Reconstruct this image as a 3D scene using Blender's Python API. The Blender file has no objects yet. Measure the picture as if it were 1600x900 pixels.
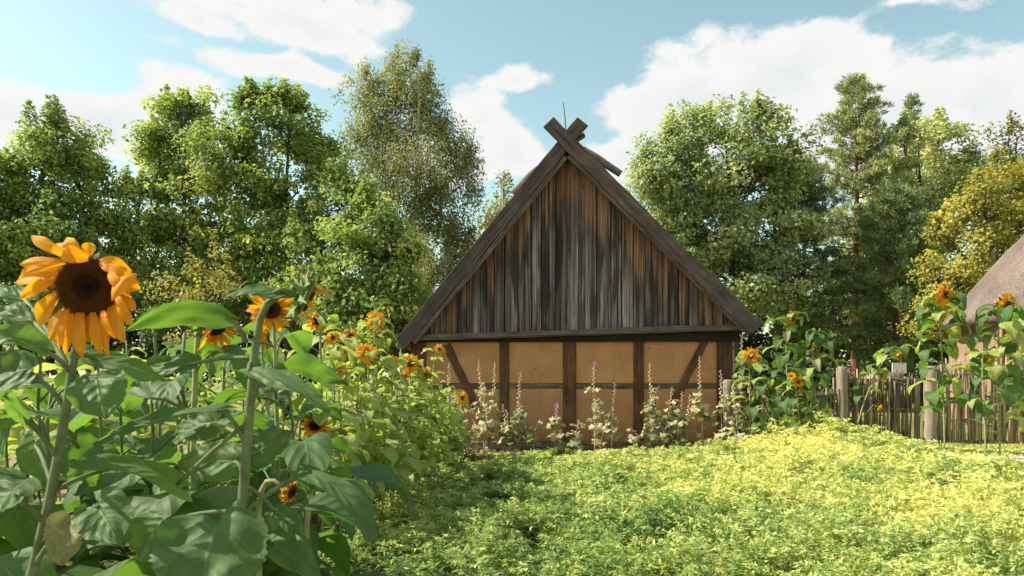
import bpy, math, random
import numpy as np
from mathutils import Vector, Matrix, noise as mnoise

R = math.radians
scene = bpy.context.scene
COL = scene.collection

# ------------------------------------------------------------------ camera
FPX, HZN, CAMZ = 1155.0, 590.0, 1.6          # focal length in photo pixels, horizon row, eye height
cam_d = bpy.data.cameras.new('camera')
cam = bpy.data.objects.new('camera', cam_d)
COL.objects.link(cam)
cam.location = (0, 0, CAMZ)
cam.rotation_euler = (R(90), 0, 0)
cam_d.sensor_width = 36.0
cam_d.lens = 36.0 * FPX / 1600.0
cam_d.shift_y = (HZN - 450.0) / 1600.0
cam_d.clip_start = 0.05
cam_d.clip_end = 2000
cam_d.dof.use_dof = True
cam_d.dof.focus_distance = 11.0
cam_d.dof.aperture_fstop = 9.0
scene.camera = cam


def P(px, py, Y):
    return Vector(((px - 800.0) / FPX * Y, Y, CAMZ - (py - HZN) / FPX * Y))


# ------------------------------------------------------------------ sky and sun
SUN_AZ_BEHIND, SUN_EL = 3.2, 43.0
sdir = Vector((-math.cos(R(SUN_AZ_BEHIND)) * math.cos(R(SUN_EL)), math.sin(R(SUN_AZ_BEHIND)) * math.cos(R(SUN_EL)), math.sin(R(SUN_EL))))
sun_d = bpy.data.lights.new('sun', 'SUN')
sun_d.energy = 5.0
sun_d.angle = R(0.55)
sun_d.color = (1.0, 0.93, 0.80)
sun = bpy.data.objects.new('sun', sun_d)
COL.objects.link(sun)
sun.rotation_euler = sdir.to_track_quat('Z', 'Y').to_euler()

world = bpy.data.worlds.new('World')
scene.world = world
world.use_nodes = True
wt = world.node_tree
wt.nodes.clear()


def WN(t, **kw):
    n = wt.nodes.new(t)
    for k, v in kw.items():
        setattr(n, k, v)
    return n


def WMath(op, a, b=None, c=None, clamp=False):
    n = WN('ShaderNodeMath', operation=op)
    n.use_clamp = clamp
    for i, x in enumerate((a, b, c)):
        if x is None:
            continue
        if isinstance(x, (int, float)):
            n.inputs[i].default_value = x
        else:
            wt.links.new(x, n.inputs[i])
    return n.outputs[0]


w_out = WN('ShaderNodeOutputWorld')
w_bg = WN('ShaderNodeBackground')
SKY_STRENGTH = 0.095
w_bg.inputs['Strength'].default_value = SKY_STRENGTH
sky = WN('ShaderNodeTexSky', sky_type='NISHITA')
sky.sun_disc = False
sky.sun_elevation = R(SUN_EL)
sky.sun_rotation = math.atan2(sdir.x, sdir.y)
sky.air_density = 1.0
sky.dust_density = 1.0
sky.ozone_density = 1.0
tc = WN('ShaderNodeTexCoord')
DIR = tc.outputs['Generated']


def wdir(px, py):
    return Vector(((px - 800.0) / FPX, 1.0, (HZN - py) / FPX)).normalized()


# cloud banks: centre direction, half-sizes (in direction units), weight
blobs = [((470, 40), 0.145, 0.032, 0.95), ((410, 108), 0.10, 0.020, 0.75), ((330, 50), 0.08, 0.02, 0.7), ((560, 25), 0.08, 0.028, 0.8),
         ((130, 200), 0.17, 0.045, 1.0), ((270, 165), 0.07, 0.03, 0.85), ((20, 185), 0.08, 0.045, 0.9),
         ((760, 185), 0.065, 0.05, 1.0), ((790, 225), 0.06, 0.05, 1.0), ((820, 125), 0.06, 0.018, 0.7), ((700, 250), 0.09, 0.05, 0.8),
         ((1230, 130), 0.13, 0.085, 1.15), ((1090, 185), 0.12, 0.075, 1.1), ((1400, 190), 0.20, 0.075, 1.1), ((1545, 150), 0.09, 0.07, 1.0),
         ((1000, 235), 0.09, 0.04, 1.0), ((1440, 10), 0.07, 0.016, 0.6), ((-420, 60), 0.2, 0.06, 1.0), ((1800, 120), 0.16, 0.08, 1.0)]
blist = [(wdir(*c), rx, rz, w) for c, rx, rz, w in blobs]
rngw = random.Random(8)
for k in range(26):                              # the same kind of broken cumulus all round the dome
    az = rngw.uniform(R(60), R(300))
    el = R(rngw.uniform(6, 62))
    d = Vector((math.sin(az) * math.cos(el), math.cos(az) * math.cos(el), math.sin(el)))
    blist.append((d, rngw.uniform(0.12, 0.28), rngw.uniform(0.05, 0.12), 1.0))

nz_w = WN('ShaderNodeTexNoise')
nz_w.inputs['Scale'].default_value = 5.0
nz_w.inputs['Detail'].default_value = 3.0
wt.links.new(DIR, nz_w.inputs['Vector'])
warp = WN('ShaderNodeVectorMath', operation='SUBTRACT')
wt.links.new(nz_w.outputs['Color'], warp.inputs[0])
warp.inputs[1].default_value = (0.5, 0.5, 0.5)
warps = WN('ShaderNodeVectorMath', operation='SCALE')
wt.links.new(warp.outputs[0], warps.inputs[0])
warps.inputs['Scale'].default_value = 0.10
wadd = WN('ShaderNodeVectorMath', operation='ADD')
wt.links.new(DIR, wadd.inputs[0])
wt.links.new(warps.outputs[0], wadd.inputs[1])
acc = None
for d, rx, rz, w in blist:
    s = WN('ShaderNodeVectorMath', operation='SUBTRACT')
    wt.links.new(wadd.outputs[0], s.inputs[0])
    s.inputs[1].default_value = d
    m = WN('ShaderNodeVectorMath', operation='MULTIPLY')
    wt.links.new(s.outputs[0], m.inputs[0])
    m.inputs[1].default_value = (1 / rx, 1 / rx, 1 / rz)
    ln = WN('ShaderNodeVectorMath', operation='LENGTH')
    wt.links.new(m.outputs[0], ln.inputs[0])
    v = WMath('MULTIPLY_ADD', ln.outputs['Value'], -w, w)
    acc = v if acc is None else WMath('SMOOTH_MAX', acc, v, 0.25)
acc = WMath('MAXIMUM', acc, -0.6)
mp = WN('ShaderNodeMapping')
mp.inputs['Scale'].default_value = (1, 1, 1.7)
wt.links.new(DIR, mp.inputs['Vector'])
cn = WN('ShaderNodeTexNoise')
cn.inputs['Scale'].default_value = 9.0
cn.inputs['Detail'].default_value = 9.0
cn.inputs['Roughness'].default_value = 0.62
wt.links.new(mp.outputs[0], cn.inputs['Vector'])
nn = WMath('MULTIPLY_ADD', cn.outputs['Fac'], 1.9, -0.95)
dens = WMath('ADD', acc, nn)
alpha = WN('ShaderNodeMapRange', interpolation_type='SMOOTHSTEP')
alpha.inputs['From Min'].default_value = 0.06
alpha.inputs['From Max'].default_value = 0.36
wt.links.new(dens, alpha.inputs['Value'])
# soft self-shading of the clouds: thick middles a little greyer
sh = WN('ShaderNodeMapRange', interpolation_type='SMOOTHSTEP')
sh.inputs['From Min'].default_value = 0.35
sh.inputs['From Max'].default_value = 1.25
wt.links.new(dens, sh.inputs['Value'])
ccol = WN('ShaderNodeMix', data_type='RGBA')
ccol.inputs['A'].default_value = (5.5, 5.5, 5.4, 1)
ccol.inputs['B'].default_value = (4.7, 4.9, 5.0, 1)
wt.links.new(sh.outputs[0], ccol.inputs['Factor'])
tint = WN('ShaderNodeMix', data_type='RGBA', blend_type='MULTIPLY')
tint.inputs['Factor'].default_value = 1.0
tint.inputs['B'].default_value = (1.60, 1.62, 1.15, 1)
wt.links.new(sky.outputs[0], tint.inputs['A'])
wmix = WN('ShaderNodeMix', data_type='RGBA')
wt.links.new(alpha.outputs[0], wmix.inputs['Factor'])
wt.links.new(tint.outputs['Result'], wmix.inputs['A'])
wt.links.new(ccol.outputs['Result'], wmix.inputs['B'])
wt.links.new(wmix.outputs['Result'], w_bg.inputs['Color'])
wt.links.new(w_bg.outputs[0], w_out.inputs['Surface'])

vs = scene.view_settings
vs.view_transform = 'Standard'
vs.look = 'None'
vs.exposure = 0.85
vs.gamma = 1.0
vs.use_curve_mapping = False
scene.cycles.max_bounces = 8
scene.cycles.transparent_max_bounces = 8
scene.cycles.sample_clamp_indirect = 6.0

# ------------------------------------------------------------------ material helpers
class NT:
    def __init__(self, name):
        self.mat = bpy.data.materials.new(name)
        self.mat.use_nodes = True
        self.t = self.mat.node_tree
        self.t.nodes.clear()
        self.out = self.n('ShaderNodeOutputMaterial')

    def n(self, t, **kw):
        nd = self.t.nodes.new(t)
        for k, v in kw.items():
            setattr(nd, k, v)
        return nd

    def set(self, sock, v):
        if hasattr(v, 'is_linked'):
            self.t.links.new(v, sock)
        elif isinstance(v, (tuple, list)) and len(v) == 3 and sock.type == 'RGBA':
            sock.default_value = (*v, 1)
        else:
            sock.default_value = v

    def math(self, op, a, b=None, c=None, clamp=False):
        nd = self.n('ShaderNodeMath', operation=op)
        nd.use_clamp = clamp
        for i, x in enumerate((a, b, c)):
            if x is not None:
                self.set(nd.inputs[i], x)
        return nd.outputs[0]

    def noise(self, vec, scale, detail=4, rough=0.55, dist=0.0):
        nd = self.n('ShaderNodeTexNoise')
        if vec is not None:
            self.set(nd.inputs['Vector'], vec)
        nd.inputs['Scale'].default_value = scale
        nd.inputs['Detail'].default_value = detail
        nd.inputs['Roughness'].default_value = rough
        nd.inputs['Distortion'].default_value = dist
        return nd.outputs['Fac']

    def mapping(self, vec, scale=(1, 1, 1), loc=None):
        nd = self.n('ShaderNodeMapping')
        self.set(nd.inputs['Vector'], vec)
        nd.inputs['Scale'].default_value = scale
        if loc is not None:
            self.set(nd.inputs['Location'], loc)
        return nd.outputs[0]

    def ramp(self, fac, stops):
        nd = self.n('ShaderNodeValToRGB')
        self.set(nd.inputs[0], fac)
        e = nd.color_ramp.elements
        while len(e) < len(stops):
            e.new(0.5)
        for x, (p, c) in zip(e, stops):
            x.position = p
            x.color = (*c, 1) if len(c) == 3 else c
        return nd.outputs[0]

    def mix(self, f, a, b, blend='MIX'):
        nd = self.n('ShaderNodeMix', data_type='RGBA', blend_type=blend)
        self.set(nd.inputs['Factor'], f)
        self.set(nd.inputs['A'], a)
        self.set(nd.inputs['B'], b)
        return nd.outputs['Result']

    def rng(self, v, a, b, c=0.0, d=1.0, smooth=True):
        nd = self.n('ShaderNodeMapRange', interpolation_type='SMOOTHSTEP' if smooth else 'LINEAR')
        self.set(nd.inputs['Value'], v)
        for k, x in zip(('From Min', 'From Max', 'To Min', 'To Max'), (a, b, c, d)):
            nd.inputs[k].default_value = x
        return nd.outputs[0]

    def coord(self, which='Object'):
        return self.n('ShaderNodeTexCoord').outputs[which]

    def rand(self):
        return self.n('ShaderNodeObjectInfo').outputs['Random']

    def attr(self, name):
        return self.n('ShaderNodeAttribute', attribute_name=name).outputs['Fac']

    def bump(self, h, strength=0.3, dist=0.01):
        nd = self.n('ShaderNodeBump')
        nd.inputs['Strength'].default_value = strength
        nd.inputs['Distance'].default_value = dist
        self.set(nd.inputs['Height'], h)
        return nd.outputs[0]

    def principled(self, col, rough=0.7, normal=None, spec=0.3):
        b = self.n('ShaderNodeBsdfPrincipled')
        self.set(b.inputs['Base Color'], col)
        self.set(b.inputs['Roughness'], rough)
        b.inputs['Specular IOR Level'].default_value = spec
        if normal is not None:
            self.set(b.inputs['Normal'], normal)
        return b.outputs[0]

    def translucent(self, col, normal=None):
        b = self.n('ShaderNodeBsdfTranslucent')
        self.set(b.inputs['Color'], col)
        if normal is not None:
            self.set(b.inputs['Normal'], normal)
        return b.outputs[0]

    def mixs(self, f, a, b):
        nd = self.n('ShaderNodeMixShader')
        self.set(nd.inputs[0], f)
        self.t.links.new(a, nd.inputs[1])
        self.t.links.new(b, nd.inputs[2])
        return nd.outputs[0]

    def done(self, s):
        self.t.links.new(s, self.out.inputs['Surface'])
        return self.mat


def foliage_mat(name, stops, trans=0.3, tmul=(1.35, 1.38, 0.85), rough=0.6, spec=0.25):
    m = NT(name)
    c = m.ramp(m.attr('var'), stops)
    t = m.mix(1.0, c, tmul, 'MULTIPLY')
    return m.done(m.mixs(trans, m.principled(c, rough, None, spec), m.translucent(t)))


def sun_leaf_mat(name, top, top2, under, transc, trans=0.35, dry=0.0):
    m = NT(name)
    uv = m.n('ShaderNodeUVMap').outputs[0]
    sp = m.n('ShaderNodeSeparateXYZ')
    m.set(sp.inputs[0], uv)
    u, v = sp.outputs[0], sp.outputs[1]
    av = m.math('ABSOLUTE', m.math('SUBTRACT', v, 0.5))
    mid = m.rng(av, 0.0, 0.035, 1, 0)
    side = m.math('FRACT', m.math('ADD', m.math('MULTIPLY', u, 5.5), m.math('MULTIPLY', av, -4.2)))
    sd = m.math('ABSOLUTE', m.math('SUBTRACT', side, 0.5))
    sv = m.rng(sd, 0.0, 0.09, 1, 0)
    vein = m.math('MAXIMUM', mid, m.math('MULTIPLY', sv, 0.55))
    oc = m.coord()
    n1 = m.noise(oc, 14, 4)
    n2 = m.noise(oc, 90, 3)
    c = m.mix(m.rng(n1, 0.3, 0.7), top, top2)
    c = m.mix(m.math('MULTIPLY', m.rand(), 0.5), c, top2)
    c = m.mix(1.0, c, m.mix(m.rand(), (0.55, 0.62, 0.55), (1.35, 1.28, 1.25)), 'MULTIPLY')
    geo = m.n('ShaderNodeNewGeometry')
    c = m.mix(geo.outputs['Backfacing'], c, under)
    c = m.mix(m.math('MULTIPLY', vein, 0.55), c, tuple(min(1, x * 1.5 + 0.07) for x in under))
    if dry > 0:
        c = m.mix(m.rng(m.noise(oc, 9, 5), 0.45, 0.6, 0, dry), c, (0.24, 0.18, 0.08))
    t = m.mix(m.math('MULTIPLY', vein, 0.35), transc, tuple(x * 0.5 for x in transc))
    t = m.mix(1.0, t, m.mix(m.rand(), (0.6, 0.66, 0.6), (1.2, 1.2, 1.2)), 'MULTIPLY')
    h = m.math('ADD', m.math('MULTIPLY', vein, -0.6), m.math('ADD', m.math('MULTIPLY', n2, 0.35), m.math('MULTIPLY', n1, 1.2)))
    h = m.math('ADD', h, m.math('MULTIPLY', m.rng(sd, 0.0, 0.5), 0.9))
    nm = m.bump(h, 0.4, 0.006)
    return m.done(m.mixs(trans, m.principled(c, 0.55, nm, 0.25), m.translucent(t)))


def wood_mat(name, c_dark, c_mid, c_lite, axis='z', scale=1.0, bump=0.5, rough=0.85):
    m = NT(name)
    oc = m.coord()
    rl = m.n('ShaderNodeCombineXYZ')
    m.set(rl.inputs[0], m.math('MULTIPLY', m.rand(), 37.0))
    m.set(rl.inputs[1], m.math('MULTIPLY', m.rand(), 91.0))
    s = {'x': (0.7, 14, 14), 'y': (14, 0.7, 14), 'z': (14, 14, 0.7)}[axis]
    mpv = m.mapping(oc, tuple(x * scale for x in s), rl.outputs[0])
    g = m.noise(mpv, 2.2, 6, 0.65, 0.6)
    fine = m.noise(mpv, 9.0, 4, 0.6)
    blot = m.noise(oc, 2.3, 3)
    f = m.math('ADD', m.math('MULTIPLY', g, 0.75), m.math('MULTIPLY', blot, 0.35))
    c = m.ramp(f, [(0.36, c_dark), (0.55, c_mid), (0.76, c_lite)])
    c = m.mix(m.rng(fine, 0.42, 0.30, 0, 0.6), c, tuple(x * 0.45 for x in c_dark))
    c = m.mix(0.5, c, m.mix(m.rand(), tuple(x * 0.7 for x in (1, 1, 1)), (1.25, 1.2, 1.15)), 'MULTIPLY')
    nm = m.bump(m.math('ADD', g, m.math('MULTIPLY', fine, 0.8)), bump, 0.012)
    return m.done(m.principled(c, rough, nm, 0.2))


def plain_mat(name, c, rough=0.7, var=0.25, nscale=20.0, bump=0.2):
    m = NT(name)
    oc = m.coord()
    n1 = m.noise(oc, nscale, 5)
    col = m.mix(m.rng(n1, 0.3, 0.7), tuple(x * (1 - var) for x in c), tuple(min(1, x * (1 + var)) for x in c))
    return m.done(m.principled(col, rough, m.bump(n1, bump, 0.005), 0.25))


# ------------------------------------------------------------------ mesh helpers
def link(o, parent=None):
    COL.objects.link(o)
    if parent is not None:
        o.parent = parent
    return o


def tag(o, label=None, cat=None, group=None, kind=None):
    for k, v in (('label', label), ('category', cat), ('group', group), ('kind', kind)):
        if v:
            o[k] = v
    return o


def empty(name, loc, label=None, cat=None, group=None, rotz=0.0):
    o = bpy.data.objects.new(name, None)
    o.empty_display_size = 0.1
    o.location = loc
    o.rotation_euler = (0, 0, rotz)
    link(o)
    return tag(o, label, cat, group)


class MB:
    def __init__(self):
        self.v, self.f, self.uv, self.mi = [], [], None, []

    def add(self, vs_, fs):
        b = len(self.v)
        self.v.extend([tuple(x) for x in vs_])
        self.f.extend([tuple(i + b for i in f) for f in fs])

    def box(self, c, s, M=None):
        c = Vector(c)
        pts = []
        for dz in (-.5, .5):
            for dy in (-.5, .5):
                for dx in (-.5, .5):
                    q = Vector((dx * s[0], dy * s[1], dz * s[2]))
                    if M is not None:
                        q = M @ q
                    pts.append(c + q)
        self.add(pts, [(0, 2, 3, 1), (4, 5, 7, 6), (0, 1, 5, 4), (2, 6, 7, 3), (0, 4, 6, 2), (1, 3, 7, 5)])

    def prism(self, poly, y0, y1):
        """polygon of (x, z), extruded along y"""
        n = len(poly)
        pts = [(x, y0, z) for x, z in poly] + [(x, y1, z) for x, z in poly]
        fs = [tuple(range(n))[::1], tuple(range(n, 2 * n))[::-1]]
        for i in range(n):
            j = (i + 1) % n
            fs.append((i, i + n, j + n, j))
        self.add(pts, fs)

    def tube(self, pts, rad, n=6, cap=True):
        pts = [Vector(p) for p in pts]
        if not hasattr(rad, '__len__'):
            rad = [rad] * len(pts)
        vs_, fs = [], []
        ref = Vector((0.31, 0.87, 0.13))
        for i, p in enumerate(pts):
            a = pts[max(0, i - 1)]
            b = pts[min(len(pts) - 1, i + 1)]
            d = (b - a)
            if d.length < 1e-9:
                d = Vector((0, 0, 1))
            d.normalize()
            r_ = ref - d * ref.dot(d)
            if r_.length < 0.05:
                r_ = Vector((1, 0, 0)) - d * d.x
            r_.normalize()
            ref = r_
            w = d.cross(r_)
            for k in range(n):
                a_ = 2 * math.pi * k / n
                vs_.append(p + (r_ * math.cos(a_) + w * math.sin(a_)) * rad[i])
        for i in range(len(pts) - 1):
            for k in range(n):
                k2 = (k + 1) % n
                fs.append((i * n + k, i * n + k2, (i + 1) * n + k2, (i + 1) * n + k))
        if cap:
            fs.append(tuple(range(n))[::-1])
            fs.append(tuple(range((len(pts) - 1) * n, len(pts) * n)))
        self.add(vs_, fs)

    def mesh(self, name, mat, smooth=False):
        me = bpy.data.meshes.new(name)
        me.from_pydata(self.v, [], self.f)
        if self.uv is not None:
            l = me.uv_layers.new(name='UVMap')
            li = np.empty(len(me.loops), dtype=np.int32)
            me.loops.foreach_get('vertex_index', li)
            l.data.foreach_set('uv', np.array(self.uv, dtype=np.float32)[li].ravel())
        for m in (mat if isinstance(mat, (list, tuple)) else [mat]):
            me.materials.append(m)
        if smooth:
            me.polygons.foreach_set('use_smooth', [True] * len(me.polygons))
        if self.mi:
            me.polygons.foreach_set('material_index', self.mi)
        me.update()
        return me

    def build(self, name, mat, parent=None, smooth=False):
        o = bpy.data.objects.new(name, self.mesh(name, mat, smooth))
        return link(o, parent)


def np_mesh(name, verts, faces, mat, var=None, smooth=False):
    me = bpy.data.meshes.new(name)
    n, (m, k) = len(verts), faces.shape
    me.vertices.add(n)
    me.vertices.foreach_set('co', np.ascontiguousarray(verts, dtype=np.float32).ravel())
    me.loops.add(m * k)
    me.loops.foreach_set('vertex_index', np.ascontiguousarray(faces, dtype=np.int32).ravel())
    me.polygons.add(m)
    me.polygons.foreach_set('loop_start', np.arange(0, m * k, k, dtype=np.int32))
    if smooth:
        me.polygons.foreach_set('use_smooth', np.ones(m, dtype=bool))
    if var is not None:
        a = me.attributes.new('var', 'FLOAT', 'POINT')
        a.data.foreach_set('value', np.ascontiguousarray(var, dtype=np.float32))
    me.materials.append(mat)
    me.update(calc_edges=True)
    return me


def obj(name, me, parent=None, loc=None):
    o = bpy.data.objects.new(name, me)
    if loc is not None:
        o.location = loc
    return link(o, parent)


def nrm(a):
    return a / np.maximum(np.linalg.norm(a, axis=-1, keepdims=True), 1e-9)


def leaf_quads(c, nor, tan, ln, wd, fold=0.25):
    """one folded rhombic leaf (a quad) per row: centre, normal, axis, length, width"""
    b = nrm(np.cross(nor, tan))
    t = nrm(np.cross(b, nor))
    ln = ln[:, None]
    wd = wd[:, None]
    p0 = c - t * ln * 0.5
    p2 = c + t * ln * 0.5 - nor * ln * 0.12
    p1 = c + b * wd * 0.5 - t * ln * 0.05 + nor * wd * fold
    p3 = c - b * wd * 0.5 - t * ln * 0.05 + nor * wd * fold
    v = np.stack([p0, p1, p2, p3], 1).reshape(-1, 3)
    f = np.arange(len(v)).reshape(-1, 4)
    return v, f


def leaf_tris(c, nor, tan, ln, wd):
    """one small pointed leaflet (a triangle) per row"""
    b = nrm(np.cross(nor, tan))
    t = nrm(np.cross(b, nor))
    ln = ln[:, None]
    wd = wd[:, None]
    p0 = c - t * ln * 0.45 + b * wd * 0.62
    p1 = c - t * ln * 0.30 - b * wd * 0.62
    p2 = c + t * ln * 0.6
    v = np.stack([p0, p1, p2], 1).reshape(-1, 3)
    return v, np.arange(len(v)).reshape(-1, 3)


def sstep(a, b, x):
    t = min(1.0, max(0.0, (x - a) / (b - a)))
    return t * t * (3 - 2 * t)


def gz(x, y):
    """ground height"""
    return 0.28 * sstep(2.5, 7.0, x) * sstep(7.0, 12.0, y) * (1 - sstep(40, 70, y))


# ------------------------------------------------------------------ materials
M_ground = NT('ground')
_oc = M_ground.coord()
_n1 = M_ground.noise(_oc, 0.5, 6, 0.6)
_n2 = M_ground.noise(_oc, 14, 5, 0.65)
_sp = M_ground.n('ShaderNodeSeparateXYZ')
M_ground.set(_sp.inputs[0], _oc)
_soil = M_ground.mix(M_ground.rng(_n2, 0.3, 0.7), (0.17, 0.115, 0.075), (0.34, 0.25, 0.18))
_sand = M_ground.mix(M_ground.rng(_n2, 0.3, 0.7), (0.40, 0.30, 0.22), (0.58, 0.46, 0.36))
_gr = M_ground.mix(M_ground.rng(_n2, 0.3, 0.7), (0.15, 0.165, 0.045), (0.33, 0.30, 0.11))
_fy = M_ground.rng(M_ground.math('ADD', _sp.outputs[1], M_ground.math('MULTIPLY', _n1, 2.0)), 15.3, 16.6)
_fx = M_ground.rng(M_ground.math('ADD', _sp.outputs[0], M_ground.math('MULTIPLY', _n1, 1.5)), 5.6, 6.8)
_c = M_ground.mix(_fx, _soil, _sand)
_c = M_ground.mix(_fy, _c, _gr)
MAT_GROUND = M_ground.done(M_ground.principled(_c, 0.95, M_ground.bump(_n2, 0.8, 0.03), 0.1))

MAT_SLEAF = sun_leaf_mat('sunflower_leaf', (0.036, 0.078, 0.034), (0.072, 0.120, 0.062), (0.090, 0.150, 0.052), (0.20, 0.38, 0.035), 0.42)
MAT_SLEAF_LT = sun_leaf_mat('sunflower_leaf_sunlit', (0.14, 0.21, 0.045), (0.31, 0.37, 0.10), (0.32, 0.37, 0.115), (0.52, 0.62, 0.08), 0.44)  # lighter copy of the leaf: sunlight on the rows put into the colour
MAT_SLEAF_DRY = sun_leaf_mat('sunflower_leaf_dry', (0.16, 0.18, 0.06), (0.26, 0.25, 0.10), (0.24, 0.24, 0.11), (0.34, 0.36, 0.07), 0.3, 0.45)
MAT_HLEAF = sun_leaf_mat('hollyhock_leaf', (0.44, 0.40, 0.22), (0.64, 0.57, 0.36), (0.60, 0.53, 0.33), (0.58, 0.48, 0.20), 0.35, 0.25)
MAT_HLEAF_G = sun_leaf_mat('hollyhock_leaf_green', (0.15, 0.19, 0.09), (0.24, 0.27, 0.14), (0.26, 0.27, 0.15), (0.30, 0.34, 0.10), 0.3, 0.3)
MAT_STEM = plain_mat('sunflower_stem', (0.12, 0.155, 0.062), 0.7, 0.25, 25)
MAT_STEM_LT = plain_mat('sunflower_stem_pale', (0.24, 0.26, 0.11), 0.7, 0.25, 25)
MAT_HSTEM = plain_mat('hollyhock_stem', (0.42, 0.36, 0.23), 0.8, 0.25, 25)
MAT_POD = plain_mat('seed_pod', (0.56, 0.47, 0.29), 0.8, 0.3, 40)
MAT_PINK = plain_mat('pink_petal', (0.72, 0.20, 0.42), 0.6, 0.15, 30)
MAT_CALYX = plain_mat('sunflower_calyx', (0.13, 0.19, 0.06), 0.7, 0.3, 30)


def petal_mat(name, c1, c2, trans):
    m = NT(name)
    uv = m.n('ShaderNodeUVMap').outputs[0]
    sp = m.n('ShaderNodeSeparateXYZ')
    m.set(sp.inputs[0], uv)
    st = m.noise(m.mapping(uv, (1.6, 20.0, 1)), 1.0, 3)
    c = m.mix(m.rng(sp.outputs[0], 0.0, 0.75), c2, c1)
    c = m.mix(m.rng(st, 0.58, 0.34, 0, 0.6), c, tuple(x * 0.66 for x in c2))
    c = m.mix(m.math('MULTIPLY', m.rand(), 0.35), c, c2)
    nm = m.bump(st, 0.5, 0.004)
    return m.done(m.mixs(0.42, m.principled(c, 0.5, nm, 0.2), m.translucent(trans)))


MAT_PETAL = petal_mat('sunflower_petal', (0.90, 0.45, 0.015), (0.80, 0.27, 0.008), (0.98, 0.46, 0.01))
MAT_PETAL_LT = petal_mat('sunflower_petal_light', (0.90, 0.47, 0.03), (0.78, 0.30, 0.015), (0.95, 0.50, 0.03))

_m = NT('sunflower_disc')
_oc = _m.coord()
_ln = _m.n('ShaderNodeVectorMath', operation='LENGTH')
_m.set(_ln.inputs[0], _m.mapping(_oc, (1, 1, 0)))
_rr = _m.math('ADD', _ln.outputs['Value'], _m.math('MULTIPLY', _m.math('SUBTRACT', _m.noise(_oc, 8, 4), 0.5), 0.25))
_c = _m.ramp(_rr, [(0.08, (0.022, 0.010, 0.005)), (0.22, (0.075, 0.026, 0.007)), (0.36, (0.06, 0.022, 0.006)), (0.55, (0.20, 0.075, 0.014)), (0.85, (0.27, 0.105, 0.017)), (1.0, (0.36, 0.15, 0.02))])
MAT_DISC = _m.done(_m.principled(_c, 0.85, _m.bump(_m.noise(_oc, 30, 3), 0.8, 0.05), 0.15))

# weathered gable boards: silver-grey and black streaks low, protected red-brown wood along the rakes
_m = NT('gable_board')
_oc = _m.coord()
_sp = _m.n('ShaderNodeSeparateXYZ')
_m.set(_sp.inputs[0], _oc)
_x, _z = _sp.outputs[0], _sp.outputs[2]
_rnd = _m.rand()
_off = _m.n('ShaderNodeCombineXYZ')
_m.set(_off.inputs[2], _m.math('MULTIPLY', _rnd, 60.0))
_m.set(_off.inputs[0], _m.math('MULTIPLY', _rnd, 13.0))
_gv = _m.mapping(_oc, (13, 13, 0.42), _off.outputs[0])
_g = _m.math('ADD', _m.math('MULTIPLY', _m.noise(_gv, 1.0, 6, 0.65, 0.35), 0.62), _m.math('MULTIPLY', _m.noise(_m.mapping(_oc, (46, 46, 0.8), _off.outputs[0]), 1.0, 4, 0.6, 0.2), 0.38))
_fn = _m.noise(_gv, 5.0, 4, 0.6)
_bl = _m.noise(_m.mapping(_oc, (4.5, 4.5, 0.5), _off.outputs[0]), 1.0, 4, 0.6)
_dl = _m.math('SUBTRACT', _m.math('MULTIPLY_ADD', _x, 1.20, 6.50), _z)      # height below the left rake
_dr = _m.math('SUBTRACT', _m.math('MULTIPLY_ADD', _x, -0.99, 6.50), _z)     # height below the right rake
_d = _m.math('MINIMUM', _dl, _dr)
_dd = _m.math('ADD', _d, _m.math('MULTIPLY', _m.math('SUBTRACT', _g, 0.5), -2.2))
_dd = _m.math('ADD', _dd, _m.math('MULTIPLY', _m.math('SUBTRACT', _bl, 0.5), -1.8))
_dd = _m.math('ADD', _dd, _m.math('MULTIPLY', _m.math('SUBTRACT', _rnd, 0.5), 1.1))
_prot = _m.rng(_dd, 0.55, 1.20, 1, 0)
_grey = _m.ramp(_g, [(0.36, (0.022, 0.018, 0.018)), (0.45, (0.080, 0.065, 0.064)), (0.54, (0.178, 0.150, 0.146)), (0.64, (0.34, 0.298, 0.285))])
_blk = _m.rng(_bl, 0.48, 0.60, 0, 0.80)
_grey = _m.mix(_blk, _grey, (0.024, 0.019, 0.017))
_red = _m.ramp(_g, [(0.37, (0.050, 0.021, 0.012)), (0.48, (0.150, 0.075, 0.050)), (0.62, (0.32, 0.190, 0.128))])
_wn = _m.n('ShaderNodeTexWhiteNoise', noise_dimensions='1D')
_m.set(_wn.inputs['W'], _m.math('MULTIPLY', _rnd, 913.0))
_grey = _m.mix(1.0, _grey, _m.mix(_wn.outputs['Value'], (0.5, 0.5, 0.51), (1.55, 1.5, 1.46)), 'MULTIPLY')
_c = _m.mix(_prot, _grey, _red)
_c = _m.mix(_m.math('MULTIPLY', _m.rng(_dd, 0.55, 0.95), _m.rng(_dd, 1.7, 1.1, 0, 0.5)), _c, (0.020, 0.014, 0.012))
_c = _m.mix(_m.rng(_fn, 0.40, 0.30, 0, 0.8), _c, (0.012, 0.009, 0.008))
_vo = _m.n('ShaderNodeTexVoronoi', feature='F1')
_m.set(_vo.inputs['Vector'], _m.mapping(_oc, (3.2, 0.2, 1.5), _off.outputs[0]))
_vo.inputs['Scale'].default_value = 1.0
_c = _m.mix(_m.rng(_vo.outputs['Distance'], 0.10, 0.05, 0, 0.85), _c, (0.10, 0.045, 0.022))
_c = _m.mix(_m.rng(_vo.outputs['Distance'], 0.05, 0.03, 0, 0.85), _c, (0.015, 0.01, 0.008))
_nm = _m.bump(_m.math('ADD', _g, _m.math('MULTIPLY', _fn, 0.8)), 0.6, 0.012)
MAT_GABLE = _m.done(_m.principled(_c, 0.85, _nm, 0.2))

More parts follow.
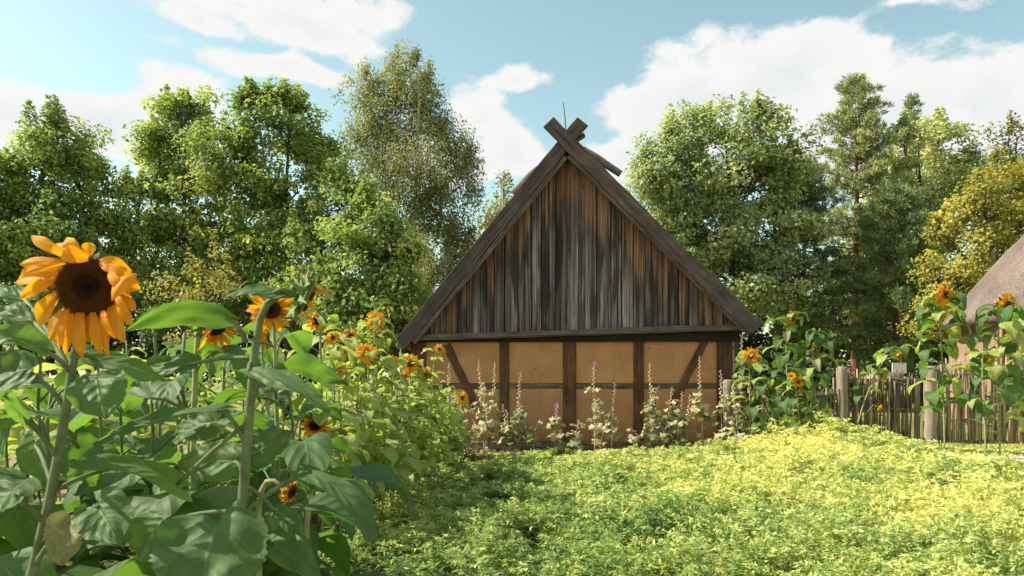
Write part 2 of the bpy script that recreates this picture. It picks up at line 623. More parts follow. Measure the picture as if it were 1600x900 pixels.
MAT_TIMBER = wood_mat('timber_post', (0.030, 0.016, 0.010), (0.095, 0.046, 0.025), (0.20, 0.10, 0.055), 'z')
MAT_TIMBER_X = wood_mat('timber_rail', (0.045, 0.032, 0.024), (0.12, 0.085, 0.06), (0.22, 0.17, 0.125), 'x')
MAT_BEAM = wood_mat('timber_beam', (0.045, 0.034, 0.030), (0.125, 0.096, 0.082), (0.25, 0.205, 0.175), 'x')
MAT_BARGE = wood_mat('bargeboard', (0.026, 0.019, 0.017), (0.080, 0.060, 0.053), (0.165, 0.130, 0.116), 'x', 0.7)
MAT_LOG = wood_mat('grey_log', (0.07, 0.06, 0.055), (0.17, 0.15, 0.135), (0.30, 0.27, 0.24), 'x')
MAT_POST = wood_mat('fence_post', (0.13, 0.10, 0.078), (0.27, 0.215, 0.17), (0.42, 0.345, 0.285), 'z', 0.8)
MAT_STICK = wood_mat('wattle_stick', (0.18, 0.12, 0.08), (0.38, 0.27, 0.19), (0.56, 0.43, 0.32), 'z', 1.5)
MAT_STICK_DK = wood_mat('wattle_stick_dark', (0.08, 0.054, 0.038), (0.20, 0.14, 0.098), (0.34, 0.255, 0.185), 'z', 1.5)

_m = NT('clay_plaster')
_oc = _m.coord()
_n1 = _m.noise(_oc, 1.6, 5, 0.6)
_n2 = _m.noise(_oc, 26, 5, 0.65)
_sp = _m.n('ShaderNodeSeparateXYZ')
_m.set(_sp.inputs[0], _oc)
_low = _m.rng(_m.math('ADD', _sp.outputs[2], _m.math('MULTIPLY', _n1, 0.5)), 1.35, 1.75, 1, 0)
_c = _m.mix(_m.rng(_n1, 0.3, 0.7), (0.39, 0.190, 0.090), (0.49, 0.250, 0.122))
_c = _m.mix(_m.math('MULTIPLY', _low, 0.55), _c, (0.37, 0.17, 0.095))
_c = _m.mix(_m.rng(_n2, 0.62, 0.75, 0, 0.35), _c, (0.50, 0.33, 0.20))
_vc = _m.n('ShaderNodeTexVoronoi', feature='DISTANCE_TO_EDGE')
_wv = _m.n('ShaderNodeVectorMath', operation='ADD')
_m.set(_wv.inputs[0], _oc)
_nw = _m.n('ShaderNodeTexNoise')
_m.set(_nw.inputs['Vector'], _oc)
_nw.inputs['Scale'].default_value = 5.0
_sc = _m.n('ShaderNodeVectorMath', operation='SCALE')
_m.set(_sc.inputs[0], _nw.outputs['Color'])
_sc.inputs['Scale'].default_value = 0.35
_m.set(_wv.inputs[1], _sc.outputs[0])
_m.set(_vc.inputs['Vector'], _wv.outputs[0])
_vc.inputs['Scale'].default_value = 1.5
_crk = _m.math('MULTIPLY', _m.rng(_vc.outputs['Distance'], 0.0, 0.014, 1, 0), _m.rng(_m.noise(_oc, 1.1, 3), 0.45, 0.6))
_c = _m.mix(_m.math('MULTIPLY', _crk, 0.6), _c, (0.16, 0.08, 0.04))
_spl = _m.rng(_m.math('ADD', _sp.outputs[2], _m.math('MULTIPLY', _m.noise(_oc, 6, 5), -0.9)), -0.15, 0.35, 0.55, 0)
_c = _m.mix(_spl, _c, (0.20, 0.115, 0.07))
_c = _m.mix(_m.rng(_m.noise(_m.mapping(_oc, (9, 9, 1.1)), 1.0, 4), 0.56, 0.72, 0, 0.4), _c, (0.27, 0.14, 0.075))
_st = _m.noise(_m.mapping(_oc, (70, 70, 16)), 1.0, 2)
_c = _m.mix(_m.rng(_st, 0.66, 0.74, 0, 0.5), _c, (0.60, 0.43, 0.24))
MAT_CLAY = _m.done(_m.principled(_c, 0.95, _m.bump(_m.math('ADD', _n2, _m.math('MULTIPLY', _n1, 1.5)), 0.5, 0.02), 0.1))


def thatch_mat(name, a, b, c_):
    m = NT(name)
    oc = m.coord()
    g = m.noise(m.mapping(oc, (26, 26, 5)), 1.0, 5, 0.7)
    bl = m.noise(oc, 1.1, 5, 0.6)
    col = m.ramp(m.math('ADD', m.math('MULTIPLY', g, 0.7), m.math('MULTIPLY', bl, 0.35)), [(0.34, a), (0.52, b), (0.74, c_)])
    return m.done(m.principled(col, 0.95, m.bump(g, 0.9, 0.04), 0.1))


MAT_THATCH = thatch_mat('barn_thatch', (0.06, 0.05, 0.042), (0.15, 0.125, 0.10), (0.26, 0.22, 0.18))
MAT_THATCH2 = thatch_mat('hut_thatch', (0.075, 0.056, 0.048), (0.175, 0.135, 0.116), (0.32, 0.26, 0.225))
MAT_HUTWALL = plain_mat('hut_clay', (0.30, 0.19, 0.13), 0.95, 0.15, 4)
MAT_STONE = plain_mat('field_stone', (0.26, 0.22, 0.19), 0.9, 0.35, 6, 0.6)
MAT_METAL = plain_mat('iron_rod', (0.08, 0.08, 0.085), 0.5, 0.1, 20)
MAT_DARK = plain_mat('unlit_interior_tone', (0.02, 0.016, 0.013), 0.95, 0.2, 5)  # near-black colour standing in for the unlit space indoors
MAT_WHITE = plain_mat('white_board', (0.74, 0.74, 0.76), 0.6, 0.06, 10)

# ------------------------------------------------------------------ ground
gm = MB()
xs = list(np.linspace(-12, 14, 53))
xs = [-400, -150, -60, -25] + xs + [25, 60, 150, 400]
ys = [-60, -20, -6] + list(np.linspace(0, 20, 41)) + [24, 30, 40, 55, 80, 150, 400, 900]
gr = random.Random(3)
for y in ys:
    for x in xs:
        gm.v.append((x, y, gz(x, y) + 0.03 * mnoise.noise(Vector((x * 0.8, y * 0.8, 0)))))
nx = len(xs)
for j in range(len(ys) - 1):
    for i in range(nx - 1):
        gm.f.append((j * nx + i, j * nx + i + 1, (j + 1) * nx + i + 1, (j + 1) * nx + i))
tag(gm.build('ground', MAT_GROUND, None, True), kind='structure')

# ------------------------------------------------------------------ the barn
barn = empty('timber_barn', (1.215, 15.6, 0), 'steep gabled timber barn with dark weathered boards above ochre clay wall', 'barn', rotz=R(-3))
BS = 74.04


def bx(px):
    return (px - 890.0) / BS


def bz(py):
    return CAMZ - (py - HZN) / BS


def beam_z(x):
    return 2.535 + 0.030 * x


rb = random.Random(11)
# inner lines of the rakes, which cut the boards
zl = lambda x: 6.42 + 1.20 * x
zr = lambda x: 6.42 - 0.99 * x
# gable boards, one by one
x = bx(640)
while x < bx(1162):
    w = rb.uniform(0.13, 0.30)
    x1 = min(x + w, bx(1162))
    g0, g1 = x + rb.uniform(0.004, 0.013), x1 - rb.uniform(0.004, 0.013)
    lean = rb.uniform(-0.006, 0.006)
    b0 = beam_z(g0) + 0.06 - rb.uniform(0, 0.02)
    b1 = b0 + rb.uniform(-0.012, 0.012)
    top = 0.10
    pl = [(g0, b0), (g1, b1)]
    f = lambda q: min(zl(q), zr(q)) + top
    if f(g1) > b1 + 0.05 or f(g0) > b0 + 0.05:
        pl.append((g1 + lean, max(b1 + 0.03, f(g1))))
        if g0 < 0 < g1:
            pl.append((0, zl(0) + top))
        pl.append((g0 + lean, max(b0 + 0.03, f(g0))))
        y0 = -0.150 + rb.choice((-0.024, 0.0, 0.012)) + rb.uniform(-0.006, 0.006)
        m = MB()
        m.prism(pl, y0, y0 + 0.03)
        m.build('gable_board', MAT_GABLE, barn)
    x = x1
# near-black sheet behind the boards: shade in the gaps given as colour
m = MB()
m.prism([(bx(652), 2.35), (bx(1150), 2.35), (bx(1150), 2.70), (0, 6.40), (bx(652), 2.65)], -0.085, -0.04)
m.build('gable_shade_sheet', MAT_DARK, barn)


def bar(mb, a, b, w, y0, y1):
    """board from a to b (x, z) of the given width, between two depths"""
    a, b = Vector((a[0], a[1])), Vector((b[0], b[1]))
    d = (b - a).normalized()
    n = Vector((-d.y, d.x)) * (w * 0.5)
    mb.prism([tuple(a - n), tuple(b - n), tuple(b + n), tuple(a + n)], y0, y1)


def plank(name, a, b, w, y0, y1, mat, parent, segs=10, wob=0.008, seed=0):
    """a sawn plank modelled along its own x axis, with slightly uneven edges, then set in place"""
    a3 = Vector((a[0], (y0 + y1) / 2, a[1]))
    b3 = Vector((b[0], (y0 + y1) / 2, b[1]))
    L = (b3 - a3).length
    r = random.Random(seed)
    mb = MB()
    t = abs(y1 - y0)
    vs_ = []
    for i in range(segs + 1):
        x_ = L * i / segs
        lo, hi = -w / 2 + r.uniform(-wob, wob), w / 2 + r.uniform(-wob, wob)
        c = 0.12 * t
        for (yy, zz) in ((-t / 2, lo + c), (-t / 2, hi - c), (-t / 2 + c, hi), (t / 2, hi), (t / 2, lo), (-t / 2 + c, lo)):
            vs_.append((x_, yy, zz))
    fs = []
    for i in range(segs):
        for k in range(6):
            k2 = (k + 1) % 6
            fs.append((i * 6 + k, (i + 1) * 6 + k, (i + 1) * 6 + k2, i * 6 + k2))
    fs.append((0, 1, 2, 3, 4, 5))
    fs.append(tuple(segs * 6 + k for k in (5, 4, 3, 2, 1, 0)))
    mb.add(vs_, fs)
    o = mb.build(name, mat, parent)
    o.location = a3
    o.rotation_euler = (0, -math.atan2(b3.z - a3.z, b3.x - a3.x), 0)
    return o


# tie beam under the boards
plank('beam', (bx(646), beam_z(bx(646))), (bx(1166), beam_z(bx(1166))), 0.125, -0.27, -0.02, MAT_BEAM, barn, 24, 0.008, 5)
# bargeboards; the board rising from the east eave crosses in front
def bl(px, py, yl):
    """local (x, z) of a point seen at photo pixel (px, py) when it lies yl behind the wall plane"""
    Yd = 15.6 + yl - 0.052 * ((px - 890.0) / BS)
    q = P(px, py, Yd)
    return (q.x - 1.215, q.z)


plank('bargeboard', bl(627, 538, -.43), bl(912, 190, -.43), 0.275, -0.455, -0.40, MAT_BARGE, barn, 22, 0.010, 6)
plank('bargeboard', bl(1183, 516, -.49), bl(859, 191, -.49), 0.285, -0.52, -0.46, MAT_BARGE, barn, 22, 0.012, 7)
plank('rake_batten', bl(648, 536, -.38), bl(886, 246, -.38), 0.075, -0.40, -0.36, MAT_BEAM, barn, 16, 0.008, 8)
plank('rake_batten', bl(1166, 518, -.43), bl(890, 244, -.43), 0.075, -0.455, -0.41, MAT_BEAM, barn, 16, 0.008, 9)
plank('ridge_block', bl(893, 224, -.3), bl(914, 210, -.3), 0.09, -0.35, -0.2, MAT_BARGE, barn, 3, 0.01, 10)
plank('ridge_block', bl(863, 206, -.35), bl(893, 224, -.35), 0.06, -0.39, -0.3, MAT_BARGE, barn, 3, 0.01, 12)

# posts, rails, braces, sill
post_px = [(652, 24), (788, 14), (890, 20), (997, 15), (1129, 24)]
Z_SILL = 0.27
for i, (px, w) in enumerate(post_px):
    hw = w / BS
    o = plank('post', (bx(px), Z_SILL), (bx(px), beam_z(bx(px)) - 0.06), hw, -0.05 - 0.01 * (i % 2), 0.12, MAT_TIMBER_X, barn, 9, 0.006, 20 + i)
    o.data.materials[0] = bpy.data.materials['timber_post']
    o.data.materials[0] = MAT_TIMBER_X
# reddish aged posts share the rail grain (their own x axis runs up the post)
MAT_POSTX = wood_mat('timber_upright', (0.030, 0.017, 0.011), (0.10, 0.048, 0.027), (0.20, 0.098, 0.055), 'x')
for o in list(barn.children):
    if o.name.startswith('post'):
        o.data.materials[0] = MAT_POSTX
edges = [(bx(p - w / 2), bx(p + w / 2)) for p, w in post_px]
ZR = bz(603)
for i in range(4):
    xa, xb = edges[i][1], edges[i + 1][0]
    zt0, zt1 = beam_z(xa) - 0.05, beam_z(xb) - 0.05
    m = MB()
    n = 6
    m.prism([(xa + .004, ZR + .06), (xb - .004, ZR + .06), (xb - .004, zt1), (xa + .004, zt0)], rb.uniform(-0.006, 0.004), 0.10)
    m.build('clay_panel', MAT_CLAY, barn)
    m = MB()
    m.prism([(xa + .004, Z_SILL - .01), (xb - .004, Z_SILL - .01), (xb - .004, ZR - .055), (xa + .004, ZR - .055)], rb.uniform(-0.012, 0.0), 0.10)
    m.build('clay_panel', MAT_CLAY, barn)
    plank('rail', (xa + .003, ZR + rb.uniform(-.01, .01)), (xb - .003, ZR + rb.uniform(-.01, .01)), 0.115, -0.022, 0.09, MAT_TIMBER_X, barn, 7, 0.010, 40 + i)
plank('brace', (bx(752), bz(655)), (bx(697), bz(538)), 0.16, -0.038, 0.05, MAT_POSTX, barn, 8, 0.012, 50)
plank('brace', (bx(1048), bz(634)), (bx(1102), bz(527)), 0.16, -0.038, 0.05, MAT_POSTX, barn, 8, 0.012, 51)
plank('sill_beam', (bx(640), 0.17), (bx(1142), 0.17), 0.19, -0.09, 0.14, MAT_TIMBER_X, barn, 14, 0.01, 52)
xx = bx(636)
k = 0
while xx < bx(1146):
    w = rb.uniform(0.28, 0.5)
    m = MB()
    h = rb.uniform(0.09, 0.12)
    m.prism([(xx + .01, -0.2), (xx + w - .015, -0.2), (xx + w - .03, h * .6), (xx + w * .7, h * .72), (xx + w * .3, h * .70), (xx + .02, h * .5)], -0.14 - rb.uniform(0, .05), 0.16)
    m.build('foundation_stone', MAT_STONE, barn)
    xx += w
# side and rear walls
for nm_, c, s in (('side_wall', (bx(646) + .12, 5.2, 1.25), (.2, 10.0, 2.5)), ('side_wall', (bx(1136) - .1, 5.2, 1.25), (.2, 10.0, 2.5))):
    m = MB()
    m.box(c, s)
    m.build(nm_, MAT_CLAY, barn)
m = MB()
m.prism([(bx(650), 0), (bx(1130), 0), (bx(1130), 2.7), (0, 6.4), (bx(650), 2.6)], 10.1, 10.3)
m.build('rear_wall', MAT_TIMBER, barn)


# thatched roof slopes with a thick ragged edge
def slope(name, ridge, eave, y0, y1, thick, seed):
    nu, nv = 26, 30
    r = random.Random(seed)
    a, b = Vector((ridge[0], 0, ridge[1])), Vector((eave[0], 0, eave[1]))
    d = (b - a).normalized()
    n = Vector((d.z, 0, -d.x))
    if n.z < 0:
        n = -n
    mb = MB()
    for layer in (0, 1):
        for j in range(nv + 1):
            for i in range(nu + 1):
                p = a.lerp(b, i / nu)
                y = y0 + (y1 - y0) * j / nv
                q = Vector((p.x, y, p.z)) - n * (thick * layer)
                jit = 0.045 * mnoise.noise(Vector((i * 0.9, j * 0.9, seed))) + r.uniform(-.012, .012)
                q += n * jit * (1 if layer == 0 else 0.5)
                if i == nu:
                    q += d * r.uniform(-.04, .04)
                mb.v.append(tuple(q))
    W_ = nu + 1
    B = W_ * (nv + 1)
    for j in range(nv):
        for i in range(nu):
            q = (j * W_ + i, j * W_ + i + 1, (j + 1) * W_ + i + 1, (j + 1) * W_ + i)
            mb.f.append(q)
            mb.f.append(tuple(B + t for t in q[::-1]))
    for i in range(nu):
        mb.f.append((i, B + i, B + i + 1, i + 1))
        t = nv * W_ + i
        mb.f.append((t, t + 1, B + t + 1, B + t))
    for j in range(nv):
        t = j * W_
        mb.f.append((t, t + W_, B + t + W_, B + t))
        t = j * W_ + nu
        mb.f.append((t, B + t, B + t + W_, t + W_))
    return mb.build(name, MAT_THATCH, barn, False)


_rz = bl(886, 211, -.39)
slope('roof_slope', (_rz[0] - .02, _rz[1]), bl(616, 535, -.39), -0.39, 10.6, 0.20, 4)
slope('roof_slope', (_rz[0] + .02, _rz[1]), bl(1195, 504, -.39), -0.39, 10.6, 0.20, 9)
# ridge poles that ride astride the thatch
bw = Matrix.Translation(barn.location) @ Matrix.Rotation(R(-3), 4, 'Z')
bwi = bw.inverted()
poles = [(P(841, 262, 15.9), P(801, 302, 15.9), 0.07), (P(910, 233, 15.9), P(970, 272, 15.9), 0.08)]
for yy in (3.0, 5.6, 8.2):
    poles.append((bw @ Vector((-0.15, yy, 6.95)), bw @ Vector((0.85, yy, 6.02)), 0.07))
    poles.append((bw @ Vector((0.15, yy + .2, 6.95)), bw @ Vector((-0.80, yy + .2, 5.88)), 0.07))
for a, b, r_ in poles:
    m = MB()
    a, b = bwi @ a, bwi @ b
    m.tube([a, a.lerp(b, .33) + Vector((0, 0, .015)), a.lerp(b, .66), b], [r_ * .9, r_, r_, r_ * .95], 9)
    m.build('ridge_pole', MAT_LOG, barn)
m = MB()
a = bwi @ P(884, 205, 15.7)
b = bwi @ P(880, 160, 15.7)
m.tube([a, a.lerp(b, .5) + Vector((.01, 0, 0)), b], [.014, .012, .008], 5)
m.build('lightning_rod', MAT_METAL, barn)

# ------------------------------------------------------------------ thatched hut behind the fence
hut = empty('thatched_hut', P(1755, 590, 19.0) + Vector((0, 0, -1.2)), 'low clay hut with smooth pinkish thatched hip roof beyond the fence', 'hut', rotz=R(-14))


def rrect(hx, hy, r, n=12):
    pts = []
    for cx, cy, a0 in ((hx - r, hy - r, 0), (-hx + r, hy - r, 90), (-hx + r, -hy + r, 180), (hx - r, -hy + r, 270)):
        for k in range(n):
            a = R(a0 + 90 * k / (n - 1))
            pts.append((cx + r * math.cos(a), cy + r * math.sin(a)))
    return pts


HX, HY = 3.9, 2.6
rings = []
nr = 16
for i in range(nr + 1):
    t = i / nr
    ins = 2.55 * t
    z = 2.78 + 3.3 * (t ** 1.06) + 0.10 * math.sin(t * math.pi)
    hx_, hy_ = HX - ins, max(0.05, HY - ins)
    rings.append([(x, y, z + 0.02 * mnoise.noise(Vector((x * 3, y * 3, z * 3)))) for x, y in rrect(hx_, hy_, min(hx_, hy_) * (0.95 if t > .6 else 0.75 - .1 * t))])
m = MB()
nn_ = len(rings[0])
under = [(x * 0.94, y * 0.92, 2.50) for x, y, z in rings[0]]
lip = [(x * 1.005, y * 1.005, 2.62) for x, y, z in rings[0]]
allr = [under, lip] + rings
for rr in allr:
    m.v.extend(rr)
for i in range(len(allr) - 1):
    for k in range(nn_):
        k2 = (k + 1) % nn_
        m.f.append((i * nn_ + k, i * nn_ + k2, (i + 1) * nn_ + k2, (i + 1) * nn_ + k))
m.f.append(tuple(range((len(allr) - 1) * nn_, len(allr) * nn_)))
m.f.append(tuple(range(nn_))[::-1])
m.build('roof', MAT_THATCH2, hut, True)
m = MB()
m.box((0, 0, 1.3), (2 * HX - 1.0, 2 * HY - 1.0, 2.6))
m.build('wall', MAT_HUTWALL, hut)
for px_ in (-3.42, -2.1, -0.6, 1.0, 2.6):
    m = MB()
    m.box((px_, -HY + .47, 1.25), (0.16, 0.10, 2.4))
    m.build('post', MAT_TIMBER, hut)
m = MB()
m.box((0, -HY + .45, 2.42), (2 * HX - .9, 0.14, 0.17))
m.build('wall_plate', MAT_TIMBER, hut)
for px_ in (-2.75, -1.35):
    m = MB()
    for sx, sz, cx, cz in ((.62, .07, 0, .33), (.62, .07, 0, -.33), (.07, .6, .28, 0), (.07, .6, -.28, 0)):
        m.box((px_ + cx, -HY + .475, 1.85 + cz), (sx, 0.08, sz))
    w_ = m.build('window', MAT_TIMBER_X, hut)
    m = MB()
    m.box((px_, -HY + .492, 1.85), (.5, 0.03, .6))
    m.build('pane', MAT_DARK, w_)

# small white board on a stake behind the gate
sg = empty('notice_board', P(1405, 590, 21) + Vector((0, 0, -1.35)), 'small white board on a stake seen above the wattle gate', 'sign')
m = MB()
m.box((0, 0, 1.62), (0.40, 0.03, 0.30))
m.build('panel', MAT_WHITE, sg)
m = MB()
m.tube([(0, .04, 0), (0.01, .04, .9), (0, .04, 1.75)], [.04, .037, .035], 7)
m.build('stake', MAT_POST, sg)

# ------------------------------------------------------------------ wattle fences and gate
rf = random.Random(21)
stick_pool = []
for k in range(10):
    m = MB()
    r_ = random.Random(100 + k)
    pts, rad = [], []
    for i in range(6):
        t = i / 5
        pts.append((r_.uniform(-.016, .016) * (1 if 0 < i else 0), r_.uniform(-.012, .012), t))
        rad.append((0.024 - 0.009 * t) * r_.uniform(.9, 1.1))
    m.tube(pts, rad, 5)
    stick_pool.append((m.mesh('stick', MAT_STICK, True), m.mesh('stick', MAT_STICK_DK, True)))


def put_stick(parent, base, p, h, dark, rad=1.0):
    o = bpy.data.objects.new('stick', rf.choice(stick_pool)[1 if dark else 0])
    o.location = p - base
    o.scale = (rad, rad, h)
    o.rotation_euler = (rf.uniform(-.05, .05), rf.uniform(-.05, .05), rf.uniform(0, 6.28))
    link(o, parent)


def fence_run(root, base, a, b, step, h0, h1, dark_p, rails, zoff=0.0, rad=1.0, skip=0.0):
    L = (b - a).length
    n = int(L / step)
    for i in range(n):
        if rf.random() < skip:
            continue
        t = (i + rf.uniform(-.3, .3)) / n
        p = a.lerp(b, min(1, max(0, t)))
        p.z = gz(p.x, p.y) + zoff + rf.uniform(-.03, .05)
        p.y += rf.choice((-.025, .025)) + rf.uniform(-.01, .01)
        put_stick(root, base, p, h0 + (h1 - h0) * t + rf.uniform(-.14, .12), rf.random() < dark_p, rad * rf.uniform(.75, 1.25))
    for (za, zb, rr, mt) in rails:
        m = MB()
        pts = []
        for i in range(7):
            t = i / 6
            p = a.lerp(b, t)
            pts.append(Vector((p.x, p.y + rf.uniform(-.01, .01), gz(p.x, p.y) + za + (zb - za) * t + rf.uniform(-.015, .015))) - base)
        m.tube(pts, rr, 7)
        m.build('rail', mt, root, True)


def log_post(root, base, p, h, r_, lean=(0, 0)):
    m = MB()
    rr = random.Random(int(p.x * 100))
    pts, rad = [], []
    for i in range(9):
        t = i / 8
        pts.append(Vector((lean[0] * t + rr.uniform(-.01, .01), lean[1] * t, -0.15 + (h + .15) * t)) + p - base)
        rad.append(r_ * (1.06 - .10 * t) * rr.uniform(.97, 1.03))
    pts.append(pts[-1] + Vector((0, 0, .025)))
    rad.append(r_ * 0.80)
    m.tube(pts, rad, 14)
    o = m.build('post', MAT_POST, root, True)
    o.data.polygons[len(o.data.polygons) - 1].use_smooth = False
    return o


YF = 14.3


def onf(px, Y=YF):
    x_ = (px - 800) / FPX * Y
    return Vector((x_, Y, gz(x_, Y)))


base = onf(1215)
fn1 = empty('wattle_fence', base, 'wattle fence between the barn corner and the gate, overgrown with sunflowers', 'fence')
fence_run(fn1, base, onf(1146), onf(1304), 0.042, 1.28, 1.20, .45, [(0.42, 0.45, .028, MAT_STICK), (1.02, 1.05, .03, MAT_STICK)])
log_post(fn1, base, onf(1138, 14.2), 1.45, 0.10)
log_post(fn1, base, onf(1315), 1.52, 0.105, (0.01, 0))
base = onf(1380)
gate = empty('wattle_gate', base, 'dark brushwood wattle gate hung between two log posts', 'gate')
fence_run(gate, base, onf(1328, 14.35), onf(1424, 14.35), 0.034, 1.38, 1.34, .8, [(0.70, 0.72, .03, MAT_STICK_DK), (1.28, 1.30, .026, MAT_POST), (0.08, .02, .025, MAT_STICK_DK)])
fence_run(gate, base, onf(1346, 14.39), onf(1424, 14.39), 0.026, 0.66, 0.66, .9, [], zoff=0.70, rad=.55)
m = MB()
q = onf(1433, 14.37) - base
m.box(q + Vector((0, 0, .66)), (.10, .04, 1.30))
m.build('stile', MAT_POST, gate)
base = onf(1530)
fn2 = empty('wattle_fence', base, 'sunlit wattle fence before the thatched hut, running out of view', 'fence')
log_post(fn2, base, onf(1453, 14.2), 1.52, 0.115)
fence_run(fn2, base, onf(1466), onf(1680, 14.0), 0.032, 1.55, 1.78, .25, [(0.85, 0.90, .03, MAT_STICK_DK), (1.36, 1.42, .028, MAT_STICK), (.10, .06, .025, MAT_STICK_DK)])
base = Vector((-2.4, 9.5, 0))
fn3 = empty('wattle_fence', base, 'low wattle fence hidden among the sunflowers, leading to the barn', 'fence')
A_, B_, C_ = Vector((-1.90, 15.0, 0)), Vector((-1.80, 9.0, 0)), Vector((-2.3, 5.0, 0))
fence_run(fn3, base, A_, B_, 0.060, 1.15, 1.12, .8, [(.55, .55, .028, MAT_STICK), (.95, .95, .026, MAT_STICK)])
fence_run(fn3, base, B_, C_, 0.055, 1.12, 1.10, .8, [(.55, .55, .028, MAT_STICK), (.95, .95, .026, MAT_STICK)])

# ------------------------------------------------------------------ trees
def stops(*cs):
    n = len(cs)
    return [(i / (n - 1), c) for i, c in enumerate(cs)]


MAT_MAPLE = foliage_mat('maple_foliage', stops((0.092, 0.153, 0.055), (0.213, 0.303, 0.094), (0.443, 0.482, 0.135), (0.917, 0.737, 0.195)), 0.42)
MAT_MAPLE2 = foliage_mat('linden_foliage', stops((0.138, 0.200, 0.106), (0.301, 0.371, 0.175), (0.562, 0.562, 0.268), (0.932, 0.773, 0.369)), 0.40)
MAT_BIRCH = foliage_mat('birch_foliage', stops((0.114, 0.137, 0.057), (0.230, 0.241, 0.099), (0.381, 0.367, 0.156), (0.612, 0.521, 0.220)), 0.40)
MAT_YELLOW = foliage_mat('yellow_foliage', stops((0.157, 0.176, 0.042), (0.292, 0.284, 0.053), (0.426, 0.382, 0.075), (0.561, 0.474, 0.106)), 0.36, (1.3, 1.2, 0.6))
MAT_PALEY = foliage_mat('pale_yellow_foliage', stops((0.17, 0.17, 0.05), (0.30, 0.28, 0.08), (0.40, 0.36, 0.11), (0.50, 0.42, 0.15)), 0.36)
MAT_PINE = foliage_mat('pine_needles', stops((0.109, 0.158, 0.073), (0.210, 0.269, 0.115), (0.359, 0.394, 0.161), (0.574, 0.535, 0.234)), 0.18)
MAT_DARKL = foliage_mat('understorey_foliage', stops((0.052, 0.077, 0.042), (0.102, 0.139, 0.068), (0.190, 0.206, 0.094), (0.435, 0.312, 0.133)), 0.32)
MAT_BARK = wood_mat('bark', (0.025, 0.02, 0.016), (0.07, 0.055, 0.042), (0.14, 0.115, 0.09), 'z', 0.4)
MAT_BARK_B = wood_mat('birch_bark', (0.10, 0.09, 0.08), (0.42, 0.40, 0.37), (0.66, 0.63, 0.58), 'z', 0.3)
MAT_BARK_P = wood_mat('pine_bark', (0.07, 0.032, 0.018), (0.20, 0.095, 0.05), (0.34, 0.17, 0.09), 'z', 0.4)


def limb(mb, a, b, r0, r1, rng, n=5, segs=4, bend=0.08):
    a, b = Vector(a), Vector(b)
    L = (b - a).length
    pts, rad = [], []
    for i in range(segs + 1):
        t = i / segs
        w = bend * L * math.sin(t * math.pi)
        p = a.lerp(b, t) + Vector((rng.uniform(-w, w), rng.uniform(-w, w), rng.uniform(-w, w) * .6 - 0.0))
        pts.append(p)
        rad.append(r0 + (r1 - r0) * t)
    mb.tube(pts, rad, n, False)


